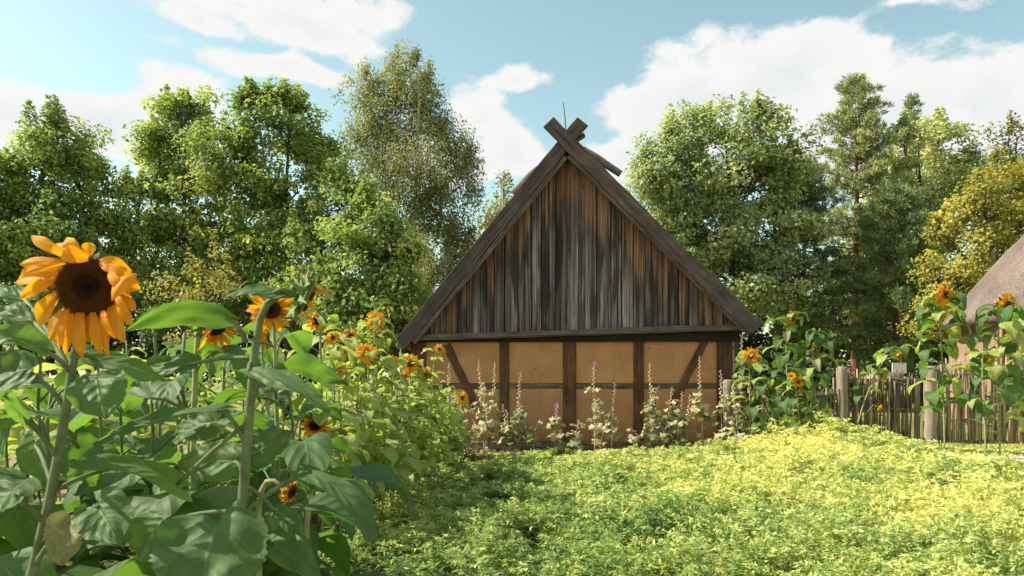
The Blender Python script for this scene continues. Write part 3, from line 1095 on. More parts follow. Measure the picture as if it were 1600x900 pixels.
def broad_tree(name, label, Y, base_px, lobes, mat, bark, seed, leaf=0.175, dens=13.0, per=115, csz=(0.50, 0.50, 0.34), up=0.55, shoots=3, trunk_r=0.20,
               cat='tree', group=None, droop=0.0, varb=0.0, shell=0.45, wind=0.0, aspect=0.62, wood=True):
    rng = np.random.default_rng(seed)
    pr = random.Random(seed)
    bxw = (base_px - 800) / FPX * Y
    base = Vector((bxw, Y, gz(bxw, Y)))
    t = empty(name, base, label, cat, group)
    L3 = []
    for lb in lobes:
        cx, cy, rx, ry = lb[:4]
        dy = lb[4] if len(lb) > 4 else pr.uniform(-1.2, 1.2)
        c = P(cx, cy, Y + dy) - base
        s = (Y + dy) / FPX
        L3.append((np.array(c), np.array((rx * s, (rx * .5 + ry * .5) * s * .9, ry * s))))
    cen = np.mean([c for c, r in L3], axis=0)
    cl, cs, lob = [], [], []
    for li, (c, r) in enumerate(L3):
        n = max(4, int(dens * r[0] * r[2] * 1.0))
        d = nrm(rng.normal(size=(n, 3)))
        rad = shell + (1.0 - shell) * rng.random((n, 1)) ** 0.6
        rad *= 1 + 0.22 * rng.normal(size=(n, 1)) * 0.6
        q = c + d * r * rad
        cl.append(q)
        cs.append(np.full(n, 1.0) * rng.uniform(.6, 1.35, n))
        lob += [li] * n
        for k in range(shoots):                                  # leading shoots that break the outline
            a = rng.uniform(0, 2 * math.pi)
            rr = rng.uniform(0, .75)
            bp = c + np.array((math.cos(a) * r[0] * rr, math.sin(a) * r[1] * rr, r[2] * math.sqrt(max(0, 1 - rr * rr)) * .62))
            hh = rng.uniform(.5, 1.3)
            kk = 5
            for j in range(kk):
                cl.append((bp + np.array((wind * j * .1, 0, hh * j / kk)))[None])
                cs.append(np.array([0.64 - .10 * j]))
                lob.append(li)
    cl = np.concatenate(cl)
    cs = np.concatenate(cs)
    keep = cl[:, 2] > 0.25
    cl, cs, lob = cl[keep], cs[keep], np.array(lob)[keep]
    # leaves
    cnt = np.maximum(8, (per * cs ** 1.6).astype(int))
    idx = np.repeat(np.arange(len(cl)), cnt)
    n = len(idx)
    g = rng.normal(size=(n, 3))
    g = nrm(g) * (rng.random((n, 1)) ** 0.45)
    off = g * (np.array(csz) * cs[idx][:, None] * 1.35)
    pos = cl[idx] + off
    if droop:
        pos[:, 2] -= droop * rng.random(n) * (np.abs(off[:, 0]) + np.abs(off[:, 1]) + .3)
    if wind:
        pos[:, 0] += wind * np.maximum(0, rng.random(n)) * .5
    out = nrm(pos - cen)
    nor = nrm(out * .45 + np.array((0, 0, up)) + nrm(off) * .35 + rng.normal(size=(n, 3)) * .45)
    tan = rng.normal(size=(n, 3)) + np.array((wind, 0, -0.5 - droop))
    ln = leaf * rng.uniform(.65, 1.35, n)
    v, f = leaf_quads(pos, nor, tan, ln, ln * aspect * rng.uniform(.8, 1.2, n))
    cvar = rng.normal(size=len(cl)) * .13
    var = 0.36 + varb + cvar[idx] + rng.normal(size=n) * .11 + 0.10 * g[:, 2]
    obj('crown', np_mesh('crown', v, f, mat, np.repeat(np.clip(var, 0, 1), 4)), t)['kind'] = 'stuff'
    # trunk and limbs
    if wood:
        mb = MB()
        ztop = max(c[2] + .4 * r[2] for c, r in L3)
        zlow = min(c[2] - r[2] for c, r in L3)
        tx = cen[0] * .7
        pts, rad = [], []
        for i in range(9):
            s = i / 8
            pts.append((tx * s * s + pr.uniform(-.08, .08) * (i > 0), cen[1] * s * .6, -.15 + (ztop + .15) * s))
            rad.append(trunk_r * (1 - .86 * s) * (1.35 if i == 0 else 1))
        mb.tube(pts, rad, 9, True)
        for li, (c, r) in enumerate(L3):
            s = min(.93, max(.12, (c[2] - r[2] * .9) / ztop))
            k = min(7, int(s * 8))
            a = Vector(pts[k]).lerp(Vector(pts[k + 1]), s * 8 - k)
            rr = trunk_r * (1 - .86 * s) * .55
            limb(mb, a, c, rr, rr * .4, pr, 6, 5, .07)
            m_ = np.where(lob == li)[0]
            for q in m_[::2]:
                limb(mb, c - np.array((0, 0, r[2] * .15)), cl[q], rr * .35, .008, pr, 4, 3, .10)
        mb.build('trunk', bark, t, True)
    return t


def pine_tree(name, label, Y, base_px, top_py, z_low, rmax, mat, bark, seed, dens=1.0, lean=0.0, group=None, trunk_r=.2, shape=0.8, needles=15, varb=0.0, nl=0.20):
    rng = np.random.default_rng(seed)
    pr = random.Random(seed)
    bxw = (base_px - 800) / FPX * Y
    base = Vector((bxw, Y, gz(bxw, Y)))
    H = CAMZ - (top_py - HZN) / FPX * Y
    t = empty(name, base, label, 'tree', group)
    mb = MB()
    pts, rad = [], []
    for i in range(11):
        s = i / 10
        pts.append((lean * s + pr.uniform(-.05, .05), pr.uniform(-.05, .05), -.15 + (H + .1) * s))
        rad.append(trunk_r * (1.02 - .97 * s))
    mb.tube(pts, rad, 9)
    tufts, dirs = [], []
    z = z_low
    while z < H - .1:
        s = (z - z_low) / (H - z_low)
        rl = rmax * (1 - s) ** shape * (.55 + .45 * min(1, s * 4))
        nb = pr.choice((4, 5, 5, 6))
        a0 = pr.uniform(0, 6.28)
        for k in range(nb):
            if pr.random() > .88:
                continue
            a = a0 + 6.28 * k / nb + pr.uniform(-.35, .35)
            L = max(.25, rl * pr.uniform(.6, 1.15))
            rise = pr.uniform(.15, .55) if s > .5 else pr.uniform(-.15, .3)
            st = Vector((lean * z / H, 0, z))
            en = st + Vector((math.cos(a) * L, math.sin(a) * L, rise * L))
            limb(mb, st, en, .012 + .022 * L / 2, .006, pr, 4, 3, .05)
            nt = max(3, int(L * 8 * dens))
            for q in range(nt):
                u = .25 + .75 * (q + pr.random()) / nt
                p = st.lerp(en, u) + Vector((pr.uniform(-.16, .16), pr.uniform(-.16, .16), pr.uniform(-.05, .16))) * (.6 + L * .5)
                tufts.append(p)
                d = (en - st).normalized() * .7 + Vector((pr.uniform(-.5, .5), pr.uniform(-.5, .5), .75))
                dirs.append(d.normalized())
        z += pr.uniform(.22, .42) * (1.35 - .6 * s)
    mb.build('trunk', bark, t, True)
    tf, dr = np.array(tufts), np.array(dirs)
    idx = np.repeat(np.arange(len(tf)), needles)
    n = len(idx)
    d = nrm(dr[idx] * .9 + rng.normal(size=(n, 3)) * .62)
    ln = nl * rng.uniform(.7, 1.3, n)
    pos = tf[idx] + d * ln[:, None] * .5 + rng.normal(size=(n, 3)) * .05
    nor = nrm(np.cross(d, rng.normal(size=(n, 3))))
    v, f = leaf_quads(pos, nor, d, ln, np.full(n, .042) * rng.uniform(.7, 1.3, n), .1)
    cv = rng.normal(size=len(tf)) * .14
    var = .40 + varb + cv[idx] + rng.normal(size=n) * .1
    obj('crown', np_mesh('crown', v, f, mat, np.repeat(np.clip(var, 0, 1), 4)), t)['kind'] = 'stuff'
    return t


GT = 'broadleaf trees behind the garden'
broad_tree('maple_tree', 'dark green broadleaf tree at the far edge, behind the big sunflower', 29, 70,
           [(90, 225, 55, 52), (40, 300, 70, 60), (125, 290, 60, 55), (-40, 300, 70, 70), (80, 370, 95, 65), (-30, 400, 90, 70), (150, 390, 50, 50), (60, 450, 110, 50)],
           MAT_MAPLE, MAT_BARK, 1, group=GT, varb=0, shoots=5)
broad_tree('maple_tree', 'tall bright green maple with pointed crown behind the first big sunflower', 31, 290,
           [(285, 195, 50, 48), (250, 255, 55, 50), (330, 250, 60, 55), (215, 330, 55, 55), (300, 330, 80, 60), (240, 410, 80, 60), (350, 400, 70, 60), (290, 470, 100, 50)],
           MAT_MAPLE, MAT_BARK, 2, group=GT, varb=.08, shoots=6)
broad_tree('maple_tree', 'tall green maple with several pointed leaders left of the birch', 30, 450,
           [(400, 185, 38, 45), (450, 195, 45, 55), (380, 265, 60, 55), (480, 270, 60, 60), (430, 350, 75, 60), (530, 320, 55, 55), (500, 400, 75, 60), (400, 440, 80, 55), (480, 480, 90, 50)],
           MAT_MAPLE, MAT_BARK, 3, group=GT, varb=.06, shoots=6)
broad_tree('maple_tree', 'shorter dark green maple crown against the barn roof edge', 27, 590,
           [(570, 350, 52, 50), (615, 390, 42, 45), (560, 430, 62, 55), (625, 455, 45, 45), (590, 500, 75, 50), (520, 490, 50, 45)],
           MAT_MAPLE, MAT_BARK, 4, group=GT, varb=-.03)
broad_tree('birch_tree', 'very tall feathery birch with pale trunk rising above the maples', 35, 655,
           [(640, 115, 55, 42), (570, 150, 45, 45), (625, 185, 75, 55), (665, 150, 32, 48), (580, 235, 60, 55), (690, 230, 45, 50), (640, 270, 75, 55), (720, 270, 30, 38), (690, 330, 62, 55), (620, 340, 60, 50), (700, 400, 55, 55), (650, 430, 60, 50)],
           MAT_BIRCH, MAT_BARK_B, 5, leaf=.14, per=140, csz=(.44, .44, .55), dens=10.0, up=.2, shoots=3, droop=.75, wind=.5, trunk_r=.24, group=GT, shell=.3, aspect=.5)
broad_tree('birch_tree', 'thin yellowing birch top between tall birch and barn gable', 40, 785,
           [(785, 300, 28, 32), (770, 345, 38, 40), (805, 350, 30, 40), (775, 400, 45, 50)],
           MAT_PALEY, MAT_BARK_B, 6, leaf=.17, per=50, csz=(.4, .4, .45), dens=6.5, up=.2, shoots=2, droop=.6, group=GT, shell=.3, varb=-.1)
broad_tree('yellow_bush', 'pale yellow bush beneath the maples behind the sunflowers', 21, 315,
           [(320, 415, 40, 28), (285, 440, 38, 28), (350, 445, 35, 28), (315, 470, 60, 32), (310, 510, 60, 35)],
           MAT_PALEY, MAT_BARK, 7, leaf=.11, per=55, csz=(.28, .28, .18), dens=14, trunk_r=.06, cat='bush', shoots=1)
broad_tree('linden_tree', 'broad leafy tree with uneven top just right of the gable', 30, 1150,
           [(1012, 275, 30, 38), (1030, 335, 48, 50), (1040, 240, 42, 45), (1110, 215, 52, 48), (1185, 205, 48, 46), (1080, 290, 75, 55), (1170, 290, 80, 60), (1235, 270, 42, 48), (1110, 370, 85, 60), (1210, 360, 65, 60), (1160, 440, 90, 55), (1060, 390, 55, 55), (1230, 440, 60, 50)],
           MAT_MAPLE2, MAT_BARK, 8, group=GT, shoots=3, varb=.02)
pine_tree('pine_tree', 'tall open pine with reddish trunk standing above the fence', 33, 1338, 133, 3.2, 2.7, MAT_PINE, MAT_BARK_P, 9, 1.0, trunk_r=.22, varb=.18, shape=.45, needles=20, nl=.24)
pine_tree('pine_tree', 'dark pine between the broad leafy tree and the open pine', 31, 1255, 255, 3.0, 2.6, MAT_PINE, MAT_BARK_P, 10, 1.7, trunk_r=.2, shape=.55, varb=-.14)
pine_tree('pine_tree', 'dark pine with dense low boughs behind the wattle gate', 29.5, 1400, 300, 1.5, 2.7, MAT_PINE, MAT_BARK_P, 12, 1.7, trunk_r=.18, shape=.55, varb=-.12)
pine_tree('pine_tree', 'slim pine tip rising beside the light green tree', 38, 1425, 160, 4.0, 2.0, MAT_PINE, MAT_BARK_P, 13, 1.3, trunk_r=.17)
broad_tree('linden_tree', 'light green tree standing between open pine and yellow tree', 34, 1440,
           [(1415, 235, 42, 42), (1465, 225, 40, 40), (1400, 300, 50, 48), (1470, 295, 55, 50), (1515, 275, 28, 35), (1380, 375, 48, 45), (1440, 370, 60, 50), (1385, 440, 45, 40)],
           MAT_MAPLE2, MAT_BARK, 14, group=GT, varb=.14, shoots=3)
broad_tree('yellow_tree', 'round golden yellow tree behind the thatched hut', 24, 1560,
           [(1590, 290, 55, 50), (1540, 335, 55, 50), (1610, 370, 70, 60), (1500, 390, 55, 52), (1560, 420, 70, 55), (1475, 455, 42, 45), (1520, 480, 60, 45), (1470, 510, 40, 35), (1680, 330, 80, 80)],
           MAT_YELLOW, MAT_BARK, 15, leaf=.135, dens=14, per=125, csz=(.42, .42, .26), shoots=1, shell=.5)
broad_tree('linden_tree', 'tall yellowing treetop at the far edge above the golden tree', 38, 1590,
           [(1575, 225, 38, 32), (1610, 260, 55, 50), (1560, 280, 40, 40), (1600, 330, 80, 60)],
           MAT_YELLOW, MAT_BARK, 16, varb=-.22, dens=9, per=60, shoots=2)

# shaded understorey shrubs close the view under the crowns
und = [(10, 520, 32, 95, 85, 'behind the biggest bloom at the far edge'), (120, 525, 33, 90, 80, 'between the two outermost maples'),
       (215, 520, 34, 85, 85, 'under the pointed bright maple'), (300, 525, 33, 85, 80, 'behind the pale yellow bush'), (390, 520, 33, 85, 85, 'above the orange sunflower by the bent neck'),
       (480, 520, 33, 85, 85, 'above the small round sunflower'), (560, 520, 33, 80, 85, 'behind the highest small sunflower'), (630, 510, 34, 70, 90, 'behind the barn eave beside the sunflowers'),
       (700, 470, 38, 75, 110, 'under the tall birch behind the roof'), (775, 440, 42, 60, 110, 'under the thin yellowing birch'), 
       (1100, 510, 35, 70, 90, 'under the broad leafy tree by the rake'), (1180, 525, 34, 65, 80, 'above the barn corner sunflowers'), (1250, 530, 36, 55, 75, 'behind the dark pine trunk'),
       (1310, 515, 40, 55, 85, 'behind the open pine trunk'), (1375, 515, 39, 55, 85, 'behind the wattle gate'), (1440, 525, 36, 50, 75, 'beside the golden tree'),
       (1195, 615, 19.5, 60, 45, 'added in place of tree shade at the barn corner behind the fence'), (1275, 612, 20.5, 50, 42, 'added in place of tree shade behind the fence beside the log post'), (1525, 530, 31, 70, 70, 'behind the thatched hut'), ]  # the two nearest shrubs are added to darken ground lying in tree shade
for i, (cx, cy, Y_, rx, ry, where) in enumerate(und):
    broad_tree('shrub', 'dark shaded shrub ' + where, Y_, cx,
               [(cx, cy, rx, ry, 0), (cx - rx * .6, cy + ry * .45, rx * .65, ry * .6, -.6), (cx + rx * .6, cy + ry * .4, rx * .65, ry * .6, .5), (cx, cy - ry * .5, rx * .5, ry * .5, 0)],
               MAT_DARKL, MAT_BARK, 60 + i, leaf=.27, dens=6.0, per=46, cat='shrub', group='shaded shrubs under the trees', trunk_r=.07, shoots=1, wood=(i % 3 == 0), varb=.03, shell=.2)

# ------------------------------------------------------------------ the low crop in front of the barn (nobody could count it)
def crop_patch(name, label, n_try, seed, region, hfun, mat, varfun, fr=12, lf=18, lscale=1.0):
    rng = np.random.default_rng(seed)
    x0, x1, y0, y1 = region
    xs_, ys_ = [], []
    u = rng.random((n_try, 2))
    X = x0 + (x1 - x0) * u[:, 0]
    Y_ = y0 + (y1 - y0) * u[:, 1]
    acc_ = rng.random(n_try)
    ok = np.array([hfun(a, b) > 0.04 for a, b in zip(X, Y_)])
    vis = (X > -0.80 * Y_ - .3) & (X < 0.74 * Y_ + .5)
    dn = np.clip(4.2 / Y_, .22, 1)
    ok &= vis & (acc_ < dn)
    X, Y_ = X[ok], Y_[ok]
    n = len(X)
    H = np.array([hfun(a, b) for a, b in zip(X, Y_)]) * rng.uniform(.55, 1.28, n)
    G = np.array([gz(a, b) for a, b in zip(X, Y_)])
    V = np.array([varfun(a, b) for a, b in zip(X, Y_)]) + rng.normal(size=n) * .10
    big = np.clip((Y_ / 6.0) ** .75, .66, 1.5)
    # fronds
    ci = np.repeat(np.arange(n), fr)
    az = rng.uniform(0, 2 * np.pi, len(ci))
    reach = rng.uniform(.05, .30, len(ci)) * big[ci]
    fh = H[ci] * rng.uniform(.55, 1.08, len(ci))
    fi = np.repeat(np.arange(len(ci)), lf)
    t = np.tile((np.arange(lf) + .5) / lf, len(ci))
    c_i = ci[fi]
    dh = np.stack([np.cos(az), np.sin(az)], 1)[fi]
    tt = .35 + .65 * t
    rr = reach[fi] * tt ** 1.6
    zz = fh[fi] * (tt * 1.55 - .60 * tt ** 3) * (1 - .9 * (reach[fi] / big[c_i]) ** 1.2 * tt)
    pos = np.stack([X[c_i] + dh[:, 0] * rr, Y_[c_i] + dh[:, 1] * rr, G[c_i] + zz], 1)
    N = len(pos)
    side = np.where(np.arange(N) % 2 == 0, 1.0, -1.0)
    fwd = np.stack([dh[:, 0], dh[:, 1], 0.35 - tt], 1)
    sd = np.stack([-dh[:, 1] * side, dh[:, 0] * side, np.zeros(N)], 1)
    tan = nrm(fwd * .55 + sd * .9 + rng.normal(size=(N, 3)) * .30)
    nor = nrm(np.array((0, 0, 1.0)) + rng.normal(size=(N, 3)) * .60)
    ln = .047 * lscale * big[c_i] * rng.uniform(.6, 1.4, N) * (1.15 - .5 * np.abs(t - .45))
    pos = pos + tan * ln[:, None] * .5
    v, f = leaf_tris(pos, nor, tan, ln, ln * rng.uniform(.26, .46, N))
    fv = rng.normal(size=len(ci)) * .07
    var = np.clip(V[c_i] + fv[fi] + rng.normal(size=N) * .06 + .16 * (tt - .6), 0, 1)
    o = obj(name, np_mesh(name, v, f, mat, np.repeat(var, 3)))
    return tag(o, label, 'plants', None, 'stuff')


def vn(x, y, s, k=0.0):
    return mnoise.noise(Vector((x * s, y * s, k)))


def field_h(x, y):
    if y > 14.9 - 0.35 * sstep(2, 8, x) or x < -1.25 + .25 * vn(0, y, 1.2):
        return 0
    h = .24 + .22 * sstep(-.5, 3.0, x) + .08 * sstep(9, 5, y) + .14 * vn(x, y, 1.1) + .27 * vn(x, y, 2.4, 5)
    h += .34 * math.exp(-(((x - 5.5) / .8) ** 2 + ((y - 13.2) / .8) ** 2))     # the taller clump before the fence
    h *= 1 - .62 * sstep(11.5, 13.4, y) * sstep(4.9, 3.6, x)
    h *= 1 - .5 * sstep(8.2, 10.2, y) * sstep(5.3, 6.8, x)
    ex = ((x - 8.3) / 1.5) ** 2 + ((y - 10.9) / 1.5) ** 2                       # trodden sandy corner
    h *= sstep(.75, 1.5, ex + .35 * vn(x, y, 2.2, 9))
    if x > 5.0:
        h *= 1 - .80 * sstep(10.2, 12.6, y) * sstep(5.9, 7.0, x)
    return h


def field_v(x, y):
    v = .34 + .28 * sstep(-.4, 3.3, x - .12 * (9 - y)) + .30 * vn(x, y, .55, 2) + .20 * vn(x, y, 1.7, 4)
    return v - .10 * sstep(7, 4, y)


MAT_CROP = foliage_mat('crop_foliage', stops((0.066, 0.142, 0.038), (0.214, 0.315, 0.088), (0.441, 0.495, 0.157), (0.648, 0.643, 0.215), (0.831, 0.722, 0.278)), 0.38, (1.15, 1.2, .9), .5)
crop_patch('low_crop', 'feathery yellow-green crop covering the garden plot before the barn', 23000, 5, (-1.6, 11, 2.9, 14.9), field_h, MAT_CROP, field_v)
MAT_WEED = foliage_mat('weed_foliage', stops((0.06, 0.085, 0.028), (0.12, 0.14, 0.045), (0.22, 0.19, 0.07), (0.34, 0.24, 0.11)), .3)


def weed_h(x, y):
    if x > -.55 + .3 * vn(0, y, 1.4) or x < -4.5:
        return 0
    return max(0, .26 + .2 * vn(x, y, 1.3, 3) - .14 * sstep(5, 7, y))


crop_patch('weeds', 'brownish green weeds along the foot of the sunflower row', 7000, 6, (-4.5, 0, 2.6, 15), weed_h, MAT_WEED, lambda x, y: .42 + .4 * vn(x, y, 1.0, 7), 8, 11, 1.2)


# grass beyond the fence
def grass_patch(seed, n, region):
    rng = np.random.default_rng(seed)
    x0, x1, y0, y1 = region
    X = rng.uniform(x0, x1, n)
    Y_ = rng.uniform(y0, y1, n)
    G = np.array([gz(a, b) for a, b in zip(X, Y_)])
    ln = rng.uniform(.06, .20, n)
    pos = np.stack([X, Y_, G + ln * .35], 1)
    tan = nrm(np.array((0, 0, 1.0)) + rng.normal(size=(n, 3)) * .5)
    nor = nrm(np.cross(tan, rng.normal(size=(n, 3))))
    v, f = leaf_quads(pos, nor, tan, ln, np.full(n, .014), .1)
    var = np.clip(.5 + rng.normal(size=n) * .2, 0, 1)
    o = obj('grass', np_mesh('grass', v, f, MAT_GRASS, np.repeat(var, 4)))
    tag(o, 'dry sunny grass on the ground beyond the wattle gate', 'grass', None, 'stuff')


MAT_GRASS = foliage_mat('grass_blades', stops((0.14, 0.18, 0.04), (0.30, 0.30, 0.08), (0.50, 0.42, 0.17)), .3)
grass_patch(3, 26000, (4.5, 15, 13.2, 24))

# ------------------------------------------------------------------ sunflowers
def bez3(p0, p1, p2, p3, t):
    s = 1 - t
    return p0 * (s ** 3) + p1 * (3 * s * s * t) + p2 * (3 * s * t * t) + p3 * (t ** 3)


def blade(mb, C, S, N, W, prof, fold, wave, rng, nu=12, nv=8, lobe=0.12, L=None, tooth=0.0, ruf=1.0):
    """leaf or petal blade: centre line C(u), side vectors S(u), normals N(u); mb.uv is filled along"""
    if mb.uv is None:
        mb.uv = []
    ph = rng.uniform(0, 6.28)
    b = len(mb.v)
    for i in range(nu + 1):
        u = i / nu
        c, s, n = C(u), S(u), N(u)
        d = (C(min(1, u + .02)) - C(max(0, u - .02))).normalized()
        w = W * .5 * prof(u)
        if tooth:
            w *= 1 + rng.uniform(-tooth, tooth)
        for j in range(nv + 1):
            v = 2 * j / nv - 1
            q = c + s * (w * v) + n * (fold * abs(v) * w + wave * W * abs(v) ** 1.5 * math.sin(u * 9 + ph + (1.3 if v > 0 else 0)) * .5)
            q = q - d * (lobe * (L or W) * abs(v) ** 1.3 * (1 - u) ** 4)
            q = q - n * (0.10 * W * v * v * .5)
            q = q + n * (W * .11 * ruf * mnoise.noise(Vector((u * 3.3 + ph * 3, v * 1.7, ph))) * (.35 + abs(v)))
            mb.v.append(tuple(q))
            mb.uv.append((u, j / nv))
    for i in range(nu):
        for j in range(nv):
            a = b + i * (nv + 1) + j
            mb.f.append((a, a + 1, a + nv + 2, a + nv + 1))


def heart(u):
    return max(0.0, 1.62 * (u + .012) ** .42 * (1 - u) ** .80)


def petal_prof(u):
    return max(0.02, math.sin(math.pi * min(1, u * .87 + .13) ** 1.25) ** .8 * (1 if u < .72 else 1 - .25 * (u - .72) / .28))


def pool_leaf(name, mat, seed, L=0.2, W=0.165, pet=0.11, pitch=35, droop=70, nu=8, nv=6, fold=.25, wave=.10, stem_mat=None):
    r = random.Random(seed)
    mb = MB()
    mb.uv = []
    # petiole: rises out of the stem and bows over
    p0, p3 = Vector((0, 0, 0)), Vector((pet * math.cos(R(pitch)), 0, pet * math.sin(R(pitch))))
    p1 = p3 * .5 + Vector((0, 0, pet * .14))
    pts = [p0, p0.lerp(p1, .6), p1, p1.lerp(p3, .55) + Vector((0, 0, .004)), p3]
    mb.tube(pts, [.0055, .0045, .004, .0038, .0035], 5, False)
    mb.uv = [(0.5, 0.5)] * len(mb.v)
    nf0 = len(mb.f)
    a = R(pitch * .35)
    cs, x_, z_ = [], p3.x, p3.z
    n = 20
    for i in range(n + 1):
        cs.append(Vector((x_, 0, z_)))
        aa = a - R(droop) * (i / n) ** .9
        x_ += math.cos(aa) * L / n
        z_ += math.sin(aa) * L / n
    bend = r.uniform(-.03, .03)

    def C(u):
        k = min(n - 1, int(u * n))
        q = cs[k].lerp(cs[k + 1], u * n - k)
        return q + Vector((0, bend * u * u, 0))

    def S(u):
        tw = tw0 * u
        nn = N0(u)
        return Vector((0, 1, 0)) * math.cos(tw) + nn * math.sin(tw)

    def N0(u):
        aa = a - R(droop) * u ** .9
        return Vector((-math.sin(aa), 0, math.cos(aa)))

    tw0 = r.uniform(-.5, .5)
    blade(mb, C, S, N0, W, heart, fold, wave, r, nu, nv, .16, L, .05)
    mb.mi = [1] * nf0 + [0] * (len(mb.f) - nf0)
    return mb.mesh(name, [mat, stem_mat or MAT_STEM_LT], True)


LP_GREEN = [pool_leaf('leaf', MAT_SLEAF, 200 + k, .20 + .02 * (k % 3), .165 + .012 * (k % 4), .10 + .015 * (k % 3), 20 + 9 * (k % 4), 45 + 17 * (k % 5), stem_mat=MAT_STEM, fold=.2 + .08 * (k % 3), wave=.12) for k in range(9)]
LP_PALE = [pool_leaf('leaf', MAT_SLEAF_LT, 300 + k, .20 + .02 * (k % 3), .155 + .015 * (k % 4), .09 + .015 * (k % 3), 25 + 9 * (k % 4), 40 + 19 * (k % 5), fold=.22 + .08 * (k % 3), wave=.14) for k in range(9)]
LP_DRY = [pool_leaf('leaf', MAT_SLEAF_DRY, 400 + k, .18, .11, .08, -5 - 10 * (k % 3), 95, fold=.7, wave=.15) for k in range(4)]

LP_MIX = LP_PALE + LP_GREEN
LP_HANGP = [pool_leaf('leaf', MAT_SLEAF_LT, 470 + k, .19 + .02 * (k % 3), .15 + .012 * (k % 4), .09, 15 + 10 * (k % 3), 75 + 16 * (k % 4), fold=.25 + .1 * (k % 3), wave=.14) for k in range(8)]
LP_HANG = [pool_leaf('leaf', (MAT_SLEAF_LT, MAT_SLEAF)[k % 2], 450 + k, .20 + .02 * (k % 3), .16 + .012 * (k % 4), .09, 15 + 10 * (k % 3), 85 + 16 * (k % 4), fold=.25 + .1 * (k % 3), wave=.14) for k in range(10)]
# heads -------------------------------------------------------------
def calyx_mesh(r, long_bracts, seed, n=20):
    rg = random.Random(seed)
    mb = MB()
    prof = [(0.12, -.42), (.45, -.36), (.82, -.20), (1.0, -.02), (.96, .03)]
    for (rr, z) in prof:
        for k in range(16):
            a = 2 * math.pi * k / 16
            mb.v.append((rr * r * math.cos(a), rr * r * math.sin(a), z * r))
    for i in range(len(prof) - 1):
        for k in range(16):
            k2 = (k + 1) % 16
            mb.f.append((i * 16 + k, i * 16 + k2, (i + 1) * 16 + k2, (i + 1) * 16 + k))
    mb.f.append(tuple(range(16))[::-1])
    for k in range(n):                                           # pointed bracts that ring the head
        a = 2 * math.pi * (k + rg.uniform(-.3, .3)) / n
        Lb = r * rg.uniform(.55, .9) * long_bracts
        er = Vector((math.cos(a), math.sin(a), 0))
        et = Vector((-math.sin(a), math.cos(a), 0))
        c0 = er * r * .82 + Vector((0, 0, -.22 * r))
        c1 = c0 + er * Lb * .5 + Vector((0, 0, Lb * rg.uniform(-.25, .1)))
        c2 = c0 + er * Lb * rg.uniform(.75, 1.0) + Vector((0, 0, Lb * rg.uniform(-.5, .5)))
        w = r * .20
        b = len(mb.v)
        for q, ww in ((c0, w), (c1, w * .8), (c2, .004)):
            mb.v.append(tuple(q - et * ww))
            mb.v.append(tuple(q + et * ww))
        mb.f += [(b, b + 1, b + 3, b + 2), (b + 2, b + 3, b + 5, b + 4)]
    return mb.mesh('flower_head', MAT_CALYX, True)


def disc_mesh(seed, florets=0):
    rg = random.Random(seed)
    mb = MB()
    prof = [(1.0, 0.0), (.97, .10), (.85, .19), (.65, .24), (.45, .235), (.25, .19), (.1, .16)]
    nk = 28
    for (rr, z) in prof:
        for k in range(nk):
            a = 2 * math.pi * k / nk
            mb.v.append((rr * math.cos(a), rr * math.sin(a), z + rg.uniform(-.012, .012)))
    for i in range(len(prof) - 1):
        for k in range(nk):
            k2 = (k + 1) % nk
            mb.f.append((i * nk + k, i * nk + k2, (i + 1) * nk + k2, (i + 1) * nk + k))
    mb.f.append(tuple(range((len(prof) - 1) * nk, len(prof) * nk)))
    return mb.mesh('disc', MAT_DISC, True)


def floret_mesh(n, seed):
    """tiny florets in the sunflower's own spiral"""
    rg = random.Random(seed)
    mb = MB()
    zs = lambda q: np.interp(q, [.1, .25, .45, .65, .85, .97, 1.0], [.16, .19, .235, .24, .19, .10, 0.0])
    for i in range(n):
        q = math.sqrt((i + .5) / n) * 1.02
        a = i * 2.39996
        c = Vector((q * math.cos(a), q * math.sin(a), float(zs(min(1, q)))))
        s = .024 + .010 * q
        h = .045 + .10 * q ** 3 + rg.uniform(0, .05)
        er = Vector((math.cos(a), math.sin(a), 0)) * (q * .5)
        tip = c + Vector((0, 0, h)) + er * h
        b = len(mb.v)
        for k in range(4):
            mb.v.append(tuple(c + Vector((math.cos(k * 1.571 + a) * s, math.sin(k * 1.571 + a) * s, -.02))))
        mb.v.append(tuple(tip))
        mb.f += [(b, b + 1, b + 4), (b + 1, b + 2, b + 4), (b + 2, b + 3, b + 4), (b + 3, b, b + 4)]
    return mb.mesh('florets', MAT_DISC, False)


DISC = disc_mesh(1)
FLORETS = floret_mesh(900, 2)


def petal_mesh(name, mat, L, W, lift, curl, seed, mb=None, M=None, nu=6, nv=3):
    r = random.Random(seed)
    own = mb is None
    if own:
        mb = MB()
        mb.uv = []

    def C(u):
        a = R(lift) - R(curl) * u
        q = Vector((0.0, 0, 0))
        n = 8
        for i in range(n):
            aa = R(lift) - R(curl) * u * (i + .5) / n
            q += Vector((math.cos(aa), 0, math.sin(aa))) * (L * u / n)
        return M @ q if M is not None else q

    tw = r.uniform(-.35, .35)

    def ax(v):
        return (M.to_3x3() @ v).normalized() if M is not None else v

    def N(u):
        a = R(lift) - R(curl) * u
        return ax(Vector((-math.sin(a), math.sin(tw * u) * .4, math.cos(a))).normalized())

    def S(u):
        return ax(Vector((0, math.cos(tw * u), math.sin(tw * u))))

    blade(mb, C, S, N, W, petal_prof, .30, .05, r, nu, nv, 0.0, L)
    return mb.mesh(name, mat, True) if own else None


